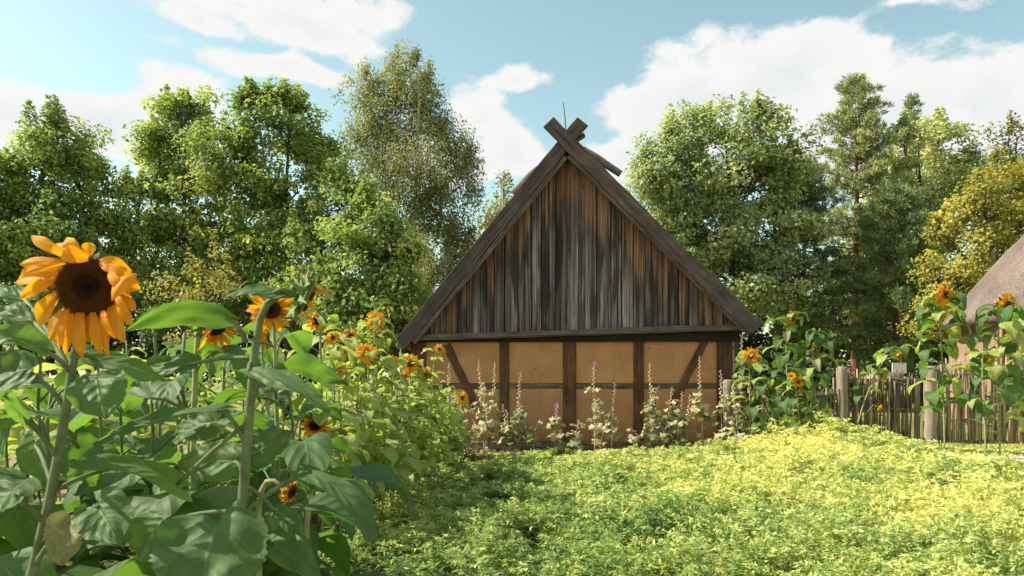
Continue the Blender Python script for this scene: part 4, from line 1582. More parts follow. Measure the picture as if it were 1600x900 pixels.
PET_POOL = {}
for wl in range(3):                                          # fresh, drooping, wilted
    PET_POOL[wl] = [petal_mesh('petal', MAT_PETAL, 1.05 + .14 * (k % 3), .34 + .05 * (k % 3), [14, -5, 30][wl] + 10 * (k % 4), [35, 70, -35][wl] + 25 * (k % 3), 500 + 10 * wl + k) for k in range(6)]


def petal_ring(wl, seed, mat):
    rg = random.Random(seed)
    mb = MB()
    mb.uv = []
    n = 30
    for k in range(n):
        if wl and rg.random() < .12:
            continue
        a = 2 * math.pi * (k + rg.uniform(-.3, .3)) / n
        M = Matrix.Rotation(a, 4, 'Z') @ Matrix.Translation((.44, 0, .08)) @ Matrix.Rotation(rg.uniform(-.35, .35), 4, 'X')
        petal_mesh('', mat, rg.uniform(1.05, 1.55), .40, [22, 5, 40][wl] + rg.uniform(-15, 25), [45, 70, -30][wl] + rg.uniform(-25, 45), rg.random() * 1000, mb, M, 4, 2)
    return mb.mesh('petals', mat, True)


RINGS = {wl: [petal_ring(wl, 700 + 10 * wl + k, MAT_PETAL_LT) for k in range(4)] for wl in range(3)}
CALYX = [calyx_mesh(1.0, 1.0, 31), calyx_mesh(1.0, 1.25, 32)]
CALYX_LONG = calyx_mesh(1.0, 1.9, 33, 26)
rs = random.Random(77)


def head(root, base, pos, d, r, wl, single_petals, calyx=None, npet=30, spin=0.0):
    """flower head of disc radius r facing along d"""
    q = d.to_track_quat('Z', 'Y')
    h = bpy.data.objects.new('flower_head', calyx or rs.choice(CALYX))
    h.location = pos - base
    h.rotation_mode = 'QUATERNION'
    h.rotation_quaternion = q
    h.scale = (r, r, r)
    link(h, root)
    ds = bpy.data.objects.new('disc', DISC)
    ds.scale = (.66, .66, .8)
    link(ds, h)
    if single_petals:
        for k in range(npet):
            a = 2 * math.pi * (k + rs.uniform(-.35, .35)) / npet
            o = bpy.data.objects.new('petal', rs.choice(PET_POOL[wl]))
            o.location = (math.cos(a) * .62, math.sin(a) * .62, rs.uniform(-.04, .05))
            o.rotation_euler = (rs.uniform(-.5, .5), rs.uniform(-.35, .35), a)
            s = rs.uniform(.8, 1.15)
            o.scale = (s, s, s)
            link(o, h)
        fl = bpy.data.objects.new('florets', FLORETS)
        fl.scale = (.66, .66, .8)
        link(fl, h)
        fl['kind'] = 'stuff'
    else:
        ds.scale = (.5, .5, .7)
        o = bpy.data.objects.new('petals', rs.choice(RINGS[wl]))
        o.rotation_euler = (0, 0, rs.uniform(0, 6.28))
        link(o, h)
        o['kind'] = 'stuff'
    return h


def stem_curve(base, top, d, lean_in=0.0):
    """points from the ground to the back of the head, bowed over at the neck"""
    h = (top - base).length
    back = top - d * 0.03
    p0, p3 = base, back
    p1 = base + Vector(((top.x - base.x) * .15, (top.y - base.y) * .15, (top.z - base.z) * .55))
    neck = min(.22, h * .16)
    p2 = back - d * neck + Vector((0, 0, neck * .55 if d.z < .2 else 0))
    return [bez3(p0, p1, p2, p3, i / 14) for i in range(15)]


def sunflower(label, base, top, d, r, wl=0, nleaf=12, lsc=1.0, pool=None, single=False, group=None, stem_r=.011, heads=None, dry=.12, tmin=.18, tmax=.93, stem_mat=None, calyx=None):
    d = Vector(d).normalized()
    root = empty('sunflower', base, label, 'sunflower', group)
    pts = stem_curve(base, top, d) if r > 0 else [base.lerp(top, i / 10) + Vector((rs.uniform(-.012, .012), rs.uniform(-.012, .012), 0)) for i in range(11)]
    mb = MB()
    n = len(pts)
    mb.tube([p - base for p in pts], [stem_r * (1.2 - .55 * i / n) for i in range(n)], 8)
    mb.build('stem', stem_mat or MAT_STEM_LT, root, True)
    az = rs.uniform(0, 6.28)
    for k in range(nleaf):
        t = tmin + (tmax - tmin) * (k + rs.uniform(-.2, .2)) / max(1, nleaf - 1)
        f = min(n - 1.001, max(0, t * (n - 1)))
        p = pts[int(f)].lerp(pts[int(f) + 1], f - int(f))
        az += 2.4 + rs.uniform(-.4, .4)
        pl = LP_DRY if (rs.random() < dry * (1.6 - t)) else (pool or LP_PALE)
        o = bpy.data.objects.new('leaf', rs.choice(pl))
        o.location = p - base
        o.rotation_euler = (rs.uniform(-.2, .2), rs.uniform(-.3, .25), az)
        s = lsc * rs.uniform(.75, 1.2) * (1.05 - .45 * max(0, t - .7) / .3)
        o.scale = (s, s * rs.uniform(.88, 1.1), s)
        link(o, root)
    if r > 0:
        head(root, base, top, d, r, wl, single, calyx)
    for (hp, hd, hr, hw) in (heads or []):                       # side blooms on their own stalks
        hd = Vector(hd).normalized()
        k = min(range(n), key=lambda i: abs(pts[i].z - (hp.z - .22)))
        a = pts[k]
        mb = MB()
        b = hp - hd * .02
        mb.tube([a - base, a.lerp(b, .4) + Vector((0, 0, .02)) - base, b - hd * .07 - base, b - base], [stem_r * .7, stem_r * .6, stem_r * .55, stem_r * .55], 6)
        mb.build('side_stalk', stem_mat or MAT_STEM_LT, root, True)
        head(root, base, hp, hd, hr, hw, single)
    return root


def gpt(px, Y):
    x_ = (px - 800) / FPX * Y
    return Vector((x_, Y, gz(x_, Y)))


# ---- the two large plants close to the camera
def bezq(a, b, c, t):
    s = 1 - t
    return a * (s * s) + b * (2 * s * t) + c * (t * t)


def big_leaf(root, base, stem_pt, B, T, W, nrm_hint, bow=0.0, fold=.15, wave=.06, mat=None, seed=0, pet_r=.0055, pbow=.02):
    """one named leaf from blade base B to tip T; the petiole joins it to the stem"""
    rg = random.Random(seed)
    N_ = Vector(nrm_hint).normalized()
    ax = (T - B)
    L = ax.length
    axn = ax.normalized()
    N_ = (N_ - axn * N_.dot(axn)).normalized()
    Sd = N_.cross(axn).normalized()
    mid = B.lerp(T, .5) + N_ * bow * L

    def C(u):
        return bezq(B, mid, T, u) - base

    def Nf(u):
        d_ = (C(min(1, u + .02)) - C(max(0, u - .02))).normalized()
        return d_.cross(Sd) * -1 if d_.cross(Sd).dot(N_) < 0 else d_.cross(Sd)

    mb = MB()
    blade(mb, C, lambda u: Sd, Nf, W, heart, fold, wave, rg, 34, 14, .16, L, .06, 1.3)
    o = mb.build('leaf', mat or MAT_SLEAF, root, True)
    if stem_pt is not None:
        m2 = MB()
        q = [bezq(stem_pt, stem_pt.lerp(B, .5) + Vector((0, 0, pbow)), B + axn * .015, i / 6) - base for i in range(7)]
        m2.tube(q, [pet_r * (1.25 - .06 * i) for i in range(7)], 8)
        m2.build('petiole', MAT_STEM, o, True)
    return o


# plant 1: the big ragged bloom
Y1 = 1.80
b1 = P(38, 930, Y1)
b1 = Vector((b1.x - .05, Y1 + .02, 0))
sf1 = empty('sunflower', b1, 'large sunflower with big brown disc and ragged orange petals, nearest the camera', 'sunflower')
s1 = [b1, P(30, 960, Y1), P(52, 890, Y1), P(76, 790, Y1), P(93, 700, Y1), P(103, 640, Y1), P(112, 580, Y1), P(119, 540, Y1 + .01), P(127, 495, Y1 + .05), P(133, 462, Y1 + .035)]
mb = MB()
mb.tube([p - b1 for p in s1], [.014, .013, .0125, .012, .0112, .0105, .010, .0095, .010, .014], 12)
mb.build('stem', MAT_STEM, sf1, True)
hc = P(133, 447, Y1)
px2m = Y1 / FPX
hd1 = Vector((0.10, -1, 0.06)).normalized()
hq = hd1.to_track_quat('Z', 'Y')
RD = 48 * px2m
h1 = bpy.data.objects.new('flower_head', CALYX[1])
h1.location = hc + Vector((0, .02, 0)) - b1
h1.rotation_mode = 'QUATERNION'
h1.rotation_quaternion = hq
h1.scale = (RD * .96,) * 3
link(h1, sf1)
d1 = bpy.data.objects.new('disc', DISC)
d1.scale = (1.03, 1.0, 1.0)
link(d1, h1)
f1 = bpy.data.objects.new('florets', FLORETS)
f1.scale = (1.03, 1.0, 1.0)
link(f1, h1)
f1['kind'] = 'stuff'
Minv = (Matrix.Translation(hc + Vector((0, .02, 0))) @ hq.to_matrix().to_4x4() @ Matrix.Diagonal((RD * .96, RD * .96, RD * .96, 1))).inverted()


def cp(x_, y_, dy=0.0):
    """a point of the bloom measured in the enlarged crop (x, y), dy metres nearer (-) or farther (+) than the disc"""
    return P(x_ * .3223, 330 + y_ * .3223, Y1 + dy)


petals1 = [  # base, tip, width, bow toward viewer, depth of base and tip
    ((310, 215), (150, 118), 62, -.10, .02, .03), ((300, 240), (93, 260), 54, -.12, .02, .035), ((305, 280), (72, 350), 92, -.16, .02, .02), ((300, 305), (92, 428), 62, -.10, .02, -.01),
    ((285, 390), (188, 562), 92, -.08, .02, .02), ((325, 455), (238, 635), 80, -.12, .01, -.01), ((345, 480), (318, 697), 56, -.08, .01, .0), ((385, 490), (398, 716), 74, -.10, .0, -.01),
    ((425, 495), (428, 640), 64, -.12, .01, .02), ((455, 490), (488, 697), 50, -.10, .0, -.01), ((490, 485), (528, 714), 40, -.12, .0, .0), ((515, 480), (520, 645), 58, -.1, .01, .02),
    ((540, 460), (606, 640), 74, -.12, .01, .0), ((560, 430), (645, 555), 58, -.15, .01, .01), ((575, 400), (660, 480), 66, -.2, .01, .02), ((560, 330), (684, 385), 84, -.25, .01, .02),
    ((480, 245), (640, 290), 86, -.22, .01, .02), ((520, 265), (676, 350), 78, -.24, .0, .01), ((655, 300), (540, 432), 78, -.30, -.005, -.045), ((400, 235), (325, 125), 70, -.25, .02, .02),
    ((430, 230), (285, 205), 86, -.28, .005, -.01), ((425, 225), (445, 150), 62, -.2, .02, .03), ((365, 480), (345, 620), 58, -.1, .02, .03), ((470, 490), (455, 600), 52, -.1, .02, .03),
    ((370, 230), (270, 160), 56, -.15, .03, .05), ((560, 450), (612, 525), 50, -.2, .0, -.01), ((310, 330), (150, 380), 60, -.1, .03, .04),
    ((335, 470), (285, 668), 34, -.15, .0, -.02), ((405, 492), (372, 690), 36, -.10, -.005, .01), ((440, 492), (505, 668), 30, -.16, -.005, .02), ((500, 480), (560, 622), 38, -.2, -.005, -.02),
    ((560, 400), (628, 500), 40, -.3, -.01, -.03), ((315, 250), (120, 300), 40, -.2, .0, -.02), ((340, 225), (215, 150), 44, -.25, .0, -.03), ((530, 290), (640, 420), 50, -.35, -.01, -.02)]
for k, (a_, t_, w_, bow, da, dt) in enumerate(petals1):
    rg = random.Random(900 + k)
    A3, T3 = Minv @ cp(*a_, da), Minv @ cp(*t_, dt)
    ax = T3 - A3
    N3 = Vector((0, 0, 1))
    N3 = (N3 - ax.normalized() * N3.dot(ax.normalized())).normalized()
    Sd = N3.cross(ax).normalized()
    md = A3.lerp(T3, .55) + N3 * (-bow) * ax.length * 1.6
    mb = MB()
    tw = rg.uniform(-.5, .5)
    blade(mb, lambda u: bezq(A3, md, T3, u), lambda u: (Sd * math.cos(tw * u) + N3 * math.sin(tw * u)), lambda u: (N3 * math.cos(tw * u) - Sd * math.sin(tw * u)),
          w_ * .3223 / 46 * 1.0, petal_prof, rg.uniform(.15, .5) * rg.choice((1, 1, -1)), .10, rg, 10, 6, 0.0, ax.length)
    mb.build('petal', MAT_PETAL, h1, True)

VL = MAT_SLEAF
# stem point, blade base, tip, width px, normal, bow, fold, material
big1 = [
    ((118, 560, 0), (140, 560, .05), (262, 592, .12), 78, (0.0, -.55, .8), .10, .2, VL), ((108, 615, 0), (150, 585, -.03), (165, 655, -.10), 110, (.1, -.8, .5), .15, .2, VL),
    ((112, 585, 0), (72, 548, -.05), (-40, 520, -.12), 80, (-.1, -.6, .8), .15, .25, VL), ((103, 640, 0), (48, 577, .0), (-30, 600, .02), 100, (0, -.9, .5), .12, .2, VL),
    ((90, 715, 0), (38, 658, -.12), (8, 618, -.22), 70, (.3, -.75, .5), .0, .2, VL), ((82, 760, 0), (55, 690, .08), (70, 765, .16), 95, (0, -.7, .6), .1, .2, VL),
    ((95, 690, 0), (118, 690, .1), (150, 760, .12), 100, (0, -.9, .4), .08, .2, VL), ((62, 850, 0), (150, 785, -.06), (190, 855, -.14), 105, (.2, -.8, .6), .12, .25, VL),
    ((70, 820, 0), (20, 770, -.05), (-60, 830, -.1), 130, (-.2, -.7, .7), .1, .2, VL), ((50, 890, 0), (112, 808, -.05), (95, 884, -.10), 78, (.1, -.9, .3), .06, .45, MAT_SLEAF_DRY),
    ((115, 590, 0), (60, 505, .12), (-20, 490, .15), 75, (0, -.6, .75), .15, .2, VL), ((115, 590, 0), (45, 470, .18), (-20, 450, .22), 60, (0, -.6, .75), .1, .2, VL),
    ((80, 770, 0), (180, 735, .1), (108, 722, .0), 60, (0, -.35, .9), .1, .2, VL)]
for k, (s_, B_p, T_p, w_, nh, bow, fold, mt) in enumerate(big1):
    big_leaf(sf1, b1, P(s_[0], s_[1], Y1 + s_[2]), P(B_p[0], B_p[1], Y1 + B_p[2]), P(T_p[0], T_p[1], Y1 + T_p[2]), w_ * px2m, nh, bow, fold, .06, mt, 1000 + k)

# plant 2: nodding green bud
Y2 = 1.92
b2 = Vector((P(372, 900, Y2).x, Y2 + .02, 0))
sf2 = empty('sunflower', b2, 'tall sunflower with bent neck and nodding green bud with long bracts', 'sunflower')
s2 = [b2, P(370, 900, Y2), P(377, 810, Y2), P(384, 720, Y2), P(391, 630, Y2), P(398, 550, Y2), P(406, 500, Y2), P(417, 475, Y2), P(436, 461, Y2), P(462, 458, Y2 + .01)]
mb = MB()
mb.tube([p - b2 for p in s2], [.015, .0145, .0135, .0125, .0115, .0108, .010, .0098, .0095, .0105], 12)
mb.build('stem', MAT_STEM, sf2, True)
head(sf2, b2, P(480, 466, Y2 + .02), Vector((.80, .30, -.42)).normalized(), .050, 2, True, CALYX_LONG, 7)
p2m = Y2 / FPX
for k in range(13):                                               # long green bracts that stand up from the bud
    rg = random.Random(40 + k)
    a_, t_ = (470 + 4 * (k % 4), 452 + 3 * (k % 3)), (444 + 6 * k + rg.uniform(-4, 4), 434 - 14 * math.sin(k * .28) + rg.uniform(-8, 8))
    A3, T3 = P(*a_, Y2 + rg.uniform(-.02, .03)) - b2, P(*t_, Y2 + rg.uniform(-.04, .05)) - b2
    md = A3.lerp(T3, .5) + Vector((rg.uniform(-.012, .012), 0, rg.uniform(.0, .012)))
    mb = MB()
    blade(mb, lambda u: bezq(A3, md, T3, u), lambda u: Vector((.7, -.5, .2)).normalized(), lambda u: Vector((.3, -.8, .4)).normalized(), 6.5 * p2m, lambda u: (1 - u) ** .7, .2, .05, rg, 6, 2, 0, .05)
    mb.build('bract', MAT_CALYX, sf2, True)
big2 = [
    ((384, 535, 0), (362, 497, .02), (192, 518, .10), 92, (.0, .62, .75), .22, .22, VL), ((452, 459, 0), (436, 458, -.02), (346, 462, -.04), 46, (.1, -.55, .8), .16, .1, VL),
    ((392, 600, 0), (432, 577, .02), (545, 600, .10), 78, (-.05, .50, .8), .18, .2, VL), ((394, 570, 0), (383, 579, -.03), (516, 642, -.12), 60, (.25, -.45, .85), .16, .22, VL),
    ((385, 800, 0), (476, 735, -.02), (592, 834, -.10), 78, (.35, -.55, .8), .22, .3, VL), ((380, 840, 0), (338, 815, -.20), (312, 960, -.36), 200, (.1, -.85, .55), .12, .12, VL),
    ((386, 700, 0), (352, 634, -.02), (145, 694, -.14), 70, (-.05, -.30, .95), .10, .15, VL), ((380, 745, 0), (374, 722, .02), (278, 722, .06), 90, (0, -.75, .3), .06, .1, VL),
    ((384, 720, 0), (396, 712, .04), (455, 672, .10), 74, (0, -.95, .2), .06, .1, VL), ((388, 660, 0), (285, 760, -.02), (105, 722, -.16), 84, (.05, -.42, .9), .18, .2, VL),
    ((378, 800, 0), (255, 812, .06), (215, 880, .05), 110, (0, -.8, .5), .1, .2, VL), ((398, 560, 0), (300, 570, .10), (213, 588, .12), 62, (.2, -.6, .75), .12, .5, VL),
    ((390, 640, 0), (415, 590, .12), (388, 570, .16), 60, (0, -.8, .5), .1, .1, VL), ((383, 760, 0), (430, 800, .08), (470, 850, .06), 70, (.2, -.6, .8), .2, .3, VL),
    ((380, 800, 0), (420, 850, .05), (500, 905, .0), 90, (.2, -.6, .8), .2, .3, VL), ((386, 690, 0), (330, 660, .12), (270, 690, .16), 80, (0, -.7, .6), .15, .3, VL)]
for k, (s_, B_p, T_p, w_, nh, bow, fold, mt) in enumerate(big2):
    big_leaf(sf2, b2, P(s_[0], s_[1], Y2 + s_[2]), P(B_p[0], B_p[1], Y2 + B_p[2]), P(T_p[0], T_p[1], Y2 + T_p[2]), w_ * p2m, nh, bow, fold, .06, mt, 1100 + k)

# ---- plants behind them
GS = 'sunflowers in the garden rows'


def sf(label, px, py, Y, base_px, d, dpx, wl=0, base_Y=None, **kw):
    r_ = dpx * .5 * Y / FPX * .56
    return sunflower(label, gpt(base_px, base_Y or Y), P(px, py, Y), d, r_, wl, **kw)


sf('orange sunflower facing forward just behind the bent neck of the tall plant', 424, 484, 3.1, 440, (.25, -.95, .05), 74, 0, nleaf=9, lsc=1.1, pool=LP_GREEN, single=True, stem_r=.010, tmax=.80, dry=0)
sf('drooping orange sunflower bloom hanging under a dark leafy calyx', 338, 512, 2.3, 296, (.50, -.32, -.80), 80, 2, nleaf=8, lsc=1.15, pool=LP_GREEN, single=True, stem_r=.010, tmax=.72, dry=0)
sf('narrow tilted sunflower bloom just under the orange one', 425, 528, 4.0, 452, (.75, -.62, -.1), 44, 1, nleaf=10, lsc=1.1, pool=LP_GREEN, single=True, tmax=.88)
sf('small low sunflower with hanging petals behind the big leaves', 346, 762, 2.45, 335, (.1, -.6, -.7), 34, 2, nleaf=4, lsc=1.0, pool=LP_GREEN, single=True)
sf('low sunflower seen from its side, petals hanging toward the crop', 456, 768, 2.25, 425, (.85, -.3, -.25), 50, 1, nleaf=4, lsc=1.0, pool=LP_GREEN, single=True)
sf('small low sunflower with few pale petals beside the long drooping leaf', 514, 775, 2.6, 470, (.6, -.5, -.6), 36, 2, nleaf=3, lsc=.9, pool=LP_GREEN, single=True)
sf('wilted dark orange sunflower hanging its head before the wattle fence', 492, 664, 3.2, 470, (.2, -.75, -.6), 54, 2, nleaf=6, lsc=1.0, single=True)
sf('half hidden orange sunflower low behind the drooping bloom', 334, 566, 4.2, 325, (-.2, -.8, -.5), 44, 1, nleaf=10, lsc=1.1, pool=LP_GREEN, single=True)
sf('small round yellow sunflower beside the nodding bud', 495, 501, 5.8, 505, (.1, -.98, .1), 36, 0, nleaf=12, lsc=.95, single=True)
sf('highest small sunflower against the dark trees beside the barn eave', 587, 502, 8.2, 592, (.3, -.9, .1), 36, 0, nleaf=20, lsc=1.08, pool=LP_PALE + LP_HANGP, tmin=.44)
sf('small yellow sunflower with bright petals in the middle of the sunlit row', 573, 552, 7.6, 570, (.0, -1, .05), 38, 0, nleaf=20, lsc=1.08, pool=LP_PALE + LP_HANGP, tmin=.44)
sf('sunlit sunflower with two ragged side blooms', 548, 525, 7.9, 545, (.5, -.7, .1), 30, 1, nleaf=20, lsc=1.08, pool=LP_PALE + LP_HANGP, tmin=.44, heads=[(P(541, 552, 7.8), (.6, -.6, -.2), .042, 1)])
sf('yellow sunflower before the barn corner with a second bloom beneath', 641, 569, 9.6, 632, (.2, -.9, .1), 36, 0, nleaf=20, lsc=1.08, pool=LP_PALE + LP_HANGP, tmin=.44, heads=[(P(633, 588, 9.5), (.1, -.9, .1), .05, 0)])
sf('sunflower with a bloom turned aside, nearest the clay wall brace', 664, 586, 10.2, 668, (.7, -.6, -.2), 30, 1, nleaf=20, lsc=1.08, pool=LP_PALE + LP_HANGP, tmin=.44, heads=[(P(661, 627, 10.1), (.5, -.8, 0), .045, 1)])
sf('small sunflower reaching up to the barn eave', 686, 546, 11.2, 672, (.5, -.7, .3), 20, 0, nleaf=12, lsc=.9)
sf('small pale sunflower against the clay wall beside the dark brace', 722, 622, 12.2, 706, (.3, -.8, .2), 24, 0, nleaf=12, lsc=.85)
sf('small sunflower low in the row with yellow-green petals', 549, 684, 7.4, 540, (.2, -.8, -.2), 22, 1, nleaf=11, lsc=.9)
sf('small yellow bloom peeping from the middle leaves of the sunlit row', 612, 566, 8.6, 616, (.2, -.95, .1), 26, 0, pool=LP_PALE, nleaf=14, lsc=1.0, tmin=.4)
sf('small yellow bloom low beside the pale wall sunflower', 690, 664, 11.0, 694, (.3, -.9, 0), 20, 0, pool=LP_PALE, nleaf=14, lsc=1.0, tmin=.4)
sf('small golden bloom under the two ragged blooms of the sunlit row', 532, 578, 7.2, 530, (.3, -.9, 0), 28, 1, pool=LP_PALE, nleaf=14, lsc=1.0, tmin=.4)
sf('small golden bloom between bent neck and sunlit row', 520, 528, 6.4, 524, (.2, -.9, .1), 26, 0, pool=LP_PALE, nleaf=14, lsc=1.0, tmin=.4)
# right of the barn
sf('yellow sunflower beside the barn corner post', 1173, 557, 13.6, 1172, (-.15, -.97, .05), 32, 0, pool=LP_HANG, nleaf=25, lsc=1.33)
sf('sunflower leaning over the fence between barn and log post', 1239, 498, 13.3, 1232, (.55, -.6, -.3), 32, 1, pool=LP_HANG, nleaf=32, lsc=1.51)
sf('drooping sunflower with broad flat leaves beside the log post', 1277, 530, 13.2, 1268, (.25, -.35, -.85), 36, 2, pool=LP_HANG, nleaf=31, lsc=1.58)
sf('short sunflower with two small blooms under the fence sunflowers', 1247, 597, 12.9, 1252, (.0, -.9, .1), 20, 0, pool=LP_HANG, nleaf=24, lsc=1.28, heads=[(P(1237, 588, 12.9), (-.3, -.8, .2), .05, 0)])
sf('leafy sunflower half hidden between hollyhocks and fence', 1205, 600, 13.4, 1203, (.1, -.8, -.4), 18, 1, pool=LP_HANG, nleaf=32, lsc=1.40)
sf('thin leaning sunflower before the wattle gate', 1410, 551, 12.8, 1330, (.75, -.35, -.45), 32, 1, pool=LP_HANG, nleaf=18, lsc=1.33, tmin=.35, heads=[(P(1372, 636, 12.8), (.5, -.7, -.4), .055, 2)])
sf('large golden sunflower above the log gate post', 1477, 461, 11.6, 1476, (.05, -.97, .1), 46, 1, tmax=.84, pool=LP_HANG, nleaf=33, lsc=1.69)
sf('golden sunflower with curled petals in front of the thatched roof', 1574, 477, 11.3, 1562, (.2, -.85, -.25), 48, 1, tmax=.84, pool=LP_HANG, nleaf=33, lsc=1.69)
sf('sunflower stalk crossing the fence, small withered head', 1545, 560, 11.2, 1540, (.4, -.4, -.7), 14, 2, pool=LP_HANG, nleaf=17, lsc=1.40)
sf('leafy sunflower at the far edge of the fence, bloom out of sight', 1622, 500, 11.8, 1612, (.5, -.4, -.6), 30, 2, pool=LP_HANG, nleaf=31, lsc=1.64)
# leafy plants without open bloom
row = [(520, 560, 6.6), (535, 590, 7.0), (558, 585, 7.4), (590, 575, 8.3), (608, 560, 8.8), (620, 600, 8.4), (600, 620, 7.6), (640, 620, 9.0), (655, 600, 9.8), (575, 640, 6.9), (680, 610, 10.4),
       (648, 650, 8.6), (676, 655, 9.4), (610, 660, 7.3), (565, 610, 6.5), (530, 640, 6.1), (694, 640, 10.8), (625, 545, 9.6), (700, 590, 11.6), (510, 600, 5.8), (585, 600, 7.9), (660, 570, 10.6), (672, 580, 11.4), (690, 600, 12.0), (705, 615, 12.4), (668, 620, 10.0), (690, 630, 11.2), (640, 590, 9.4), (615, 580, 8.9), (700, 660, 11.0), (655, 680, 8.9), (630, 690, 8.0)]
for px_, py_, Yp in row:
    sunflower('leafy sunflower, coloured pale as if sunlit, without open bloom in the sunlit row before the barn', gpt(px_ + rs.uniform(-8, 8), Yp), P(px_, py_, Yp), (0, -.3, .9), 0.0, nleaf=20, lsc=1.08, pool=LP_PALE + LP_HANGP, group='unopened sunflowers in the sunlit row', dry=.12, tmin=.42)
near = [(80, 600, 2.7), (240, 480, 3.2), (285, 520, 2.9), (300, 640, 2.5), (455, 600, 3.0), (60, 510, 3.4), (470, 650, 3.6), (250, 560, 3.9), (190, 600, 3.5),
        (-60, 520, 2.2), (-120, 480, 2.6), (-40, 470, 3.1), (445, 560, 4.6), (380, 620, 4.4), (20, 470, 4.0), (150, 500, 5.2), (420, 700, 3.1), (250, 720, 3.1), (40, 700, 3.0), (330, 700, 3.0)]
for px_, py_, Yp in near:
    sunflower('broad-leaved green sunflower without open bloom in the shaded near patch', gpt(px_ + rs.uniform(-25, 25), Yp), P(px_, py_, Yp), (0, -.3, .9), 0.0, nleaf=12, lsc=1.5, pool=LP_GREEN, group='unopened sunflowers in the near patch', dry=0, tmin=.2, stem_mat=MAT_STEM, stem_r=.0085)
for k in range(26):
    Yp = rs.uniform(5.2, 10.5)
    px_ = rs.uniform(-60, 430)
    sunflower('leafy sunlit sunflower glimpsed far back between the near stems', gpt(px_ + rs.uniform(-10, 10), Yp), P(px_, rs.uniform(520, 600), Yp), (0, -.3, .9), 0.0, nleaf=14, lsc=1.5, group='sunflowers glimpsed behind the near patch', dry=.08, tmin=.2)


# ------------------------------------------------------------------ hollyhocks along the barn wall
def holly_leaf(name, mat, seed):
    r = random.Random(seed)
    mb = MB()
    mb.uv = []
    pet = .06
    p3 = Vector((pet, 0, pet * .4))
    mb.tube([(0, 0, 0), (pet * .5, 0, pet * .3), p3], [.003, .0025, .002], 4, False)
    mb.uv = [(.5, .5)] * len(mb.v)
    nf0 = len(mb.f)
    dr = r.uniform(30, 120)
    L = .115

    def C(u):
        a = R(15) - R(dr) * u * .5
        return p3 + Vector((math.cos(a), 0, math.sin(a))) * (L * u)

    def N(u):
        a = R(15) - R(dr) * u * .5
        return Vector((-math.sin(a), 0, math.cos(a)))
    blade(mb, C, lambda u: Vector((0, 1, 0)), N, .13, lambda u: max(.02, math.sin(math.pi * min(1, .16 + .84 * u)) ** .6 * (1 + .14 * math.sin(u * 16))), r.uniform(-.5, .5), .35, r, 6, 6, .2, L)
    mb.mi = [1] * nf0 + [0] * (len(mb.f) - nf0)
    return mb.mesh(name, [mat, MAT_HSTEM], True)


HL = [holly_leaf('leaf', MAT_HLEAF, 600 + k) for k in range(6)] + [holly_leaf('leaf', MAT_HLEAF_G, 640 + k) for k in range(4)]
_pm = MB()                                                        # one pink bloom: five broad petals
for k in range(5):
    a = 2 * math.pi * k / 5
    M_ = Matrix.Rotation(a, 4, 'Z')
    _pm.uv = _pm.uv or []
    petal_mesh('', MAT_PINK, .055, .052, 35, 30, k, _pm, M_, 4, 3)
PINK = _pm.mesh('bloom', MAT_PINK, True)
rh = random.Random(15)


def hollyhock(label, top_px, top_py, base_px, Y, pods_from, nleaf, pink=0, green=.25, lsc=1.0, extra=0):
    base = gpt(base_px, Y)
    top = P(top_px, top_py, Y)
    root = empty('hollyhock', base, label, 'hollyhock', 'hollyhocks along the barn wall')
    stems = [(base, top)]
    for e in range(extra):
        a = base + Vector((rh.uniform(-.06, .06), rh.uniform(-.08, .08), 0))
        stems.append((a, top + Vector((rh.uniform(-.35, .35), rh.uniform(-.2, .2), -rh.uniform(.35, .9)))))
    for si, (a, b) in enumerate(stems):
        pts = [a.lerp(b, i / 8) + Vector((rh.uniform(-.014, .014), rh.uniform(-.014, .014), 0)) * (i > 0) for i in range(9)]
        mb = MB()
        mb.tube([p - base for p in pts], [.011 - .008 * i / 8 for i in range(9)], 6)
        mb.build('stem', MAT_HSTEM, root, True)
        at = lambda t: pts[min(7, int(t * 8))].lerp(pts[min(7, int(t * 8)) + 1], t * 8 - min(7, int(t * 8)))
        # dry seed heads crowd the upper stem
        mb = MB()
        L = (b - a).length
        n = int(L * (1 - pods_from) * 34)
        for k in range(n):
            t = pods_from + (1 - pods_from) * k / n
            aa = k * 2.4 + rh.uniform(-.4, .4)
            rr = .022 + .010 * (1 - t)
            s = .019 * (1.25 - .75 * (t - pods_from) / (1 - pods_from)) * rh.uniform(.75, 1.3)
            c = at(t) + Vector((math.cos(aa) * rr, math.sin(aa) * rr, 0)) - base
            mb.add([c + Vector(q) * s for q in ((1, 0, 0), (0, 1, 0), (-1, 0, 0), (0, -1, 0), (0, 0, .9), (0, 0, -.9))],
                   [(0, 1, 4), (1, 2, 4), (2, 3, 4), (3, 0, 4), (1, 0, 5), (2, 1, 5), (3, 2, 5), (0, 3, 5)])
        if n:
            mb.build('seed_spike', MAT_POD, root, True)['kind'] = 'stuff'
        for k in range(nleaf if si == 0 else nleaf // 2):
            t = rh.triangular(.15, pods_from + .22, pods_from * .85)
            o = bpy.data.objects.new('leaf', rh.choice(HL[6:]) if rh.random() < green * (1.5 - t) else rh.choice(HL[:6]))
            o.location = at(min(.98, t)) - base
            o.rotation_euler = (rh.uniform(-.6, .6), rh.uniform(-.4, .9), rh.uniform(0, 6.28))
            s = lsc * rh.uniform(.7, 1.35) * (1.15 - .5 * t)
            o.scale = (s, s, s)
            link(o, root)
    for k in range(pink):
        o = bpy.data.objects.new('bloom', PINK)
        o.location = top - base + Vector((0, -.02, -.05 * k))
        o.rotation_euler = (R(80), 0, rh.uniform(-.4, .4))
        link(o, root)
    return root


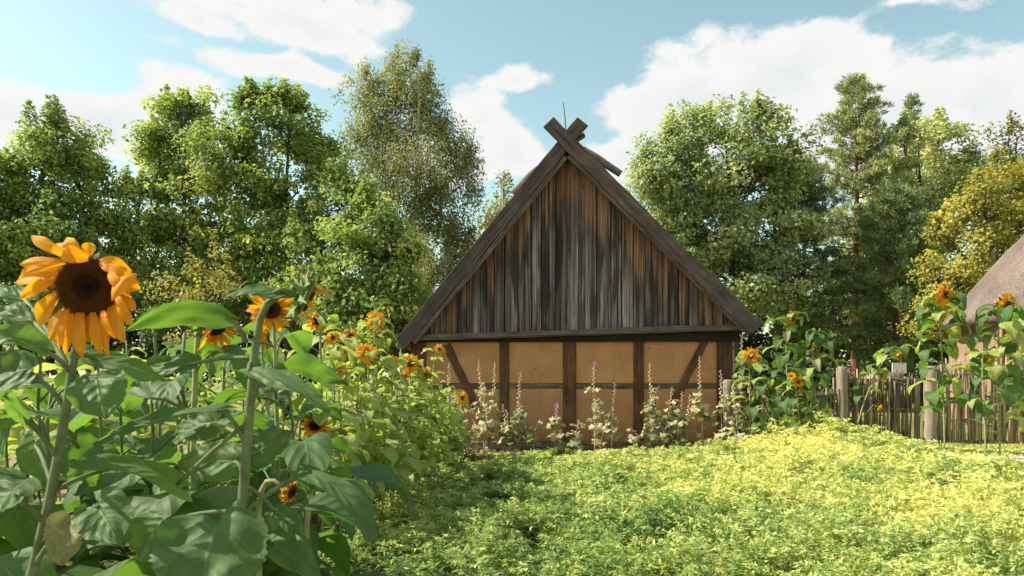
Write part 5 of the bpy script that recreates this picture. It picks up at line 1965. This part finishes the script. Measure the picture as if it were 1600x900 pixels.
HH = [(748, 561, 757, 14.2, .58, 16, 0, .2, 'tall dry hollyhock in the first clay panel, the outer of two'), (773, 566, 768, 14.3, .58, 16, 0, .2, 'tall dry hollyhock close before the slim wall post'),
      (813, 581, 808, 14.1, .55, 20, 0, .55, 'dry hollyhock with greenish foot just past the slim wall post'), (792, 640, 796, 14.0, .6, 12, 0, .6, 'short leafy hollyhock at the foot of the slim wall post'),
      (869, 634, 866, 14.2, .75, 15, 1, .1, 'short yellowing hollyhock with one pink bloom by the middle post'), (928, 569, 930, 14.2, .52, 16, 1, .1, 'tall hollyhock with pink bloom at its tip past the middle post'),
      (961, 597, 954, 14.2, .55, 13, 0, .1, 'dry hollyhock on bare stalk beside the tall pink-tipped one'), (905, 655, 893, 14.0, .8, 12, 0, .3, 'low yellowing hollyhock stalk at the foot of the middle post'),
      (1015, 567, 1018, 14.2, .55, 20, 0, .4, 'tall dry hollyhock just right of the fourth wall post'), (1050, 604, 1042, 14.1, .62, 20, 0, .5, 'bushy hollyhock with dry spike under the slanting brace'),
      (1066, 611, 1056, 14.0, .64, 16, 0, .5, 'short dry spiked hollyhock in the bushy clump by the brace'), (1078, 616, 1070, 14.2, .66, 14, 0, .4, 'short spiked hollyhock at the outer side of the bushy clump'),
      (1092, 556, 1100, 14.2, .55, 15, 0, .15, 'tall yellow hollyhock spike between brace and corner post'), (1126, 578, 1128, 14.0, .62, 14, 0, .2, 'dry hollyhock in front of the barn corner post'),
      (1160, 520, 1150, 13.9, .6, 18, 0, .35, 'tall grey hollyhock rising by the fence post at the barn corner'), (1145, 600, 1158, 13.7, .65, 22, 0, .35, 'bushy withered hollyhock at the foot of the barn corner fence'),
      (702, 567, 700, 13.4, .6, 16, 0, .3, 'dry hollyhock spike beside the sunflowers at the barn corner'), (716, 630, 726, 13.6, .7, 20, 0, .25, 'withered bushy hollyhock at the base of the slanting brace'),
      (985, 668, 1003, 14.0, .9, 9, 0, .2, 'low yellow hollyhock shoot at the foot of the fourth post'), (1190, 620, 1190, 13.6, .75, 18, 0, .4, 'withered hollyhock among the sunflowers beside the barn corner'),
      (740, 655, 742, 13.9, .8, 14, 0, .3, 'small dry leafy hollyhock low in the first clay panel'), (838, 660, 832, 14.0, .85, 13, 0, .6, 'low greenish hollyhock in the second clay panel')]
for (tx, ty, bp, Yh, pf, nl_, pk, gr_, lb) in HH:
    hollyhock('%s' % lb, tx, ty, bp, Yh, pf, int(nl_ * 1.4), pk, gr_ * 1.5, 1.25, 1 if nl_ >= 16 else 0)
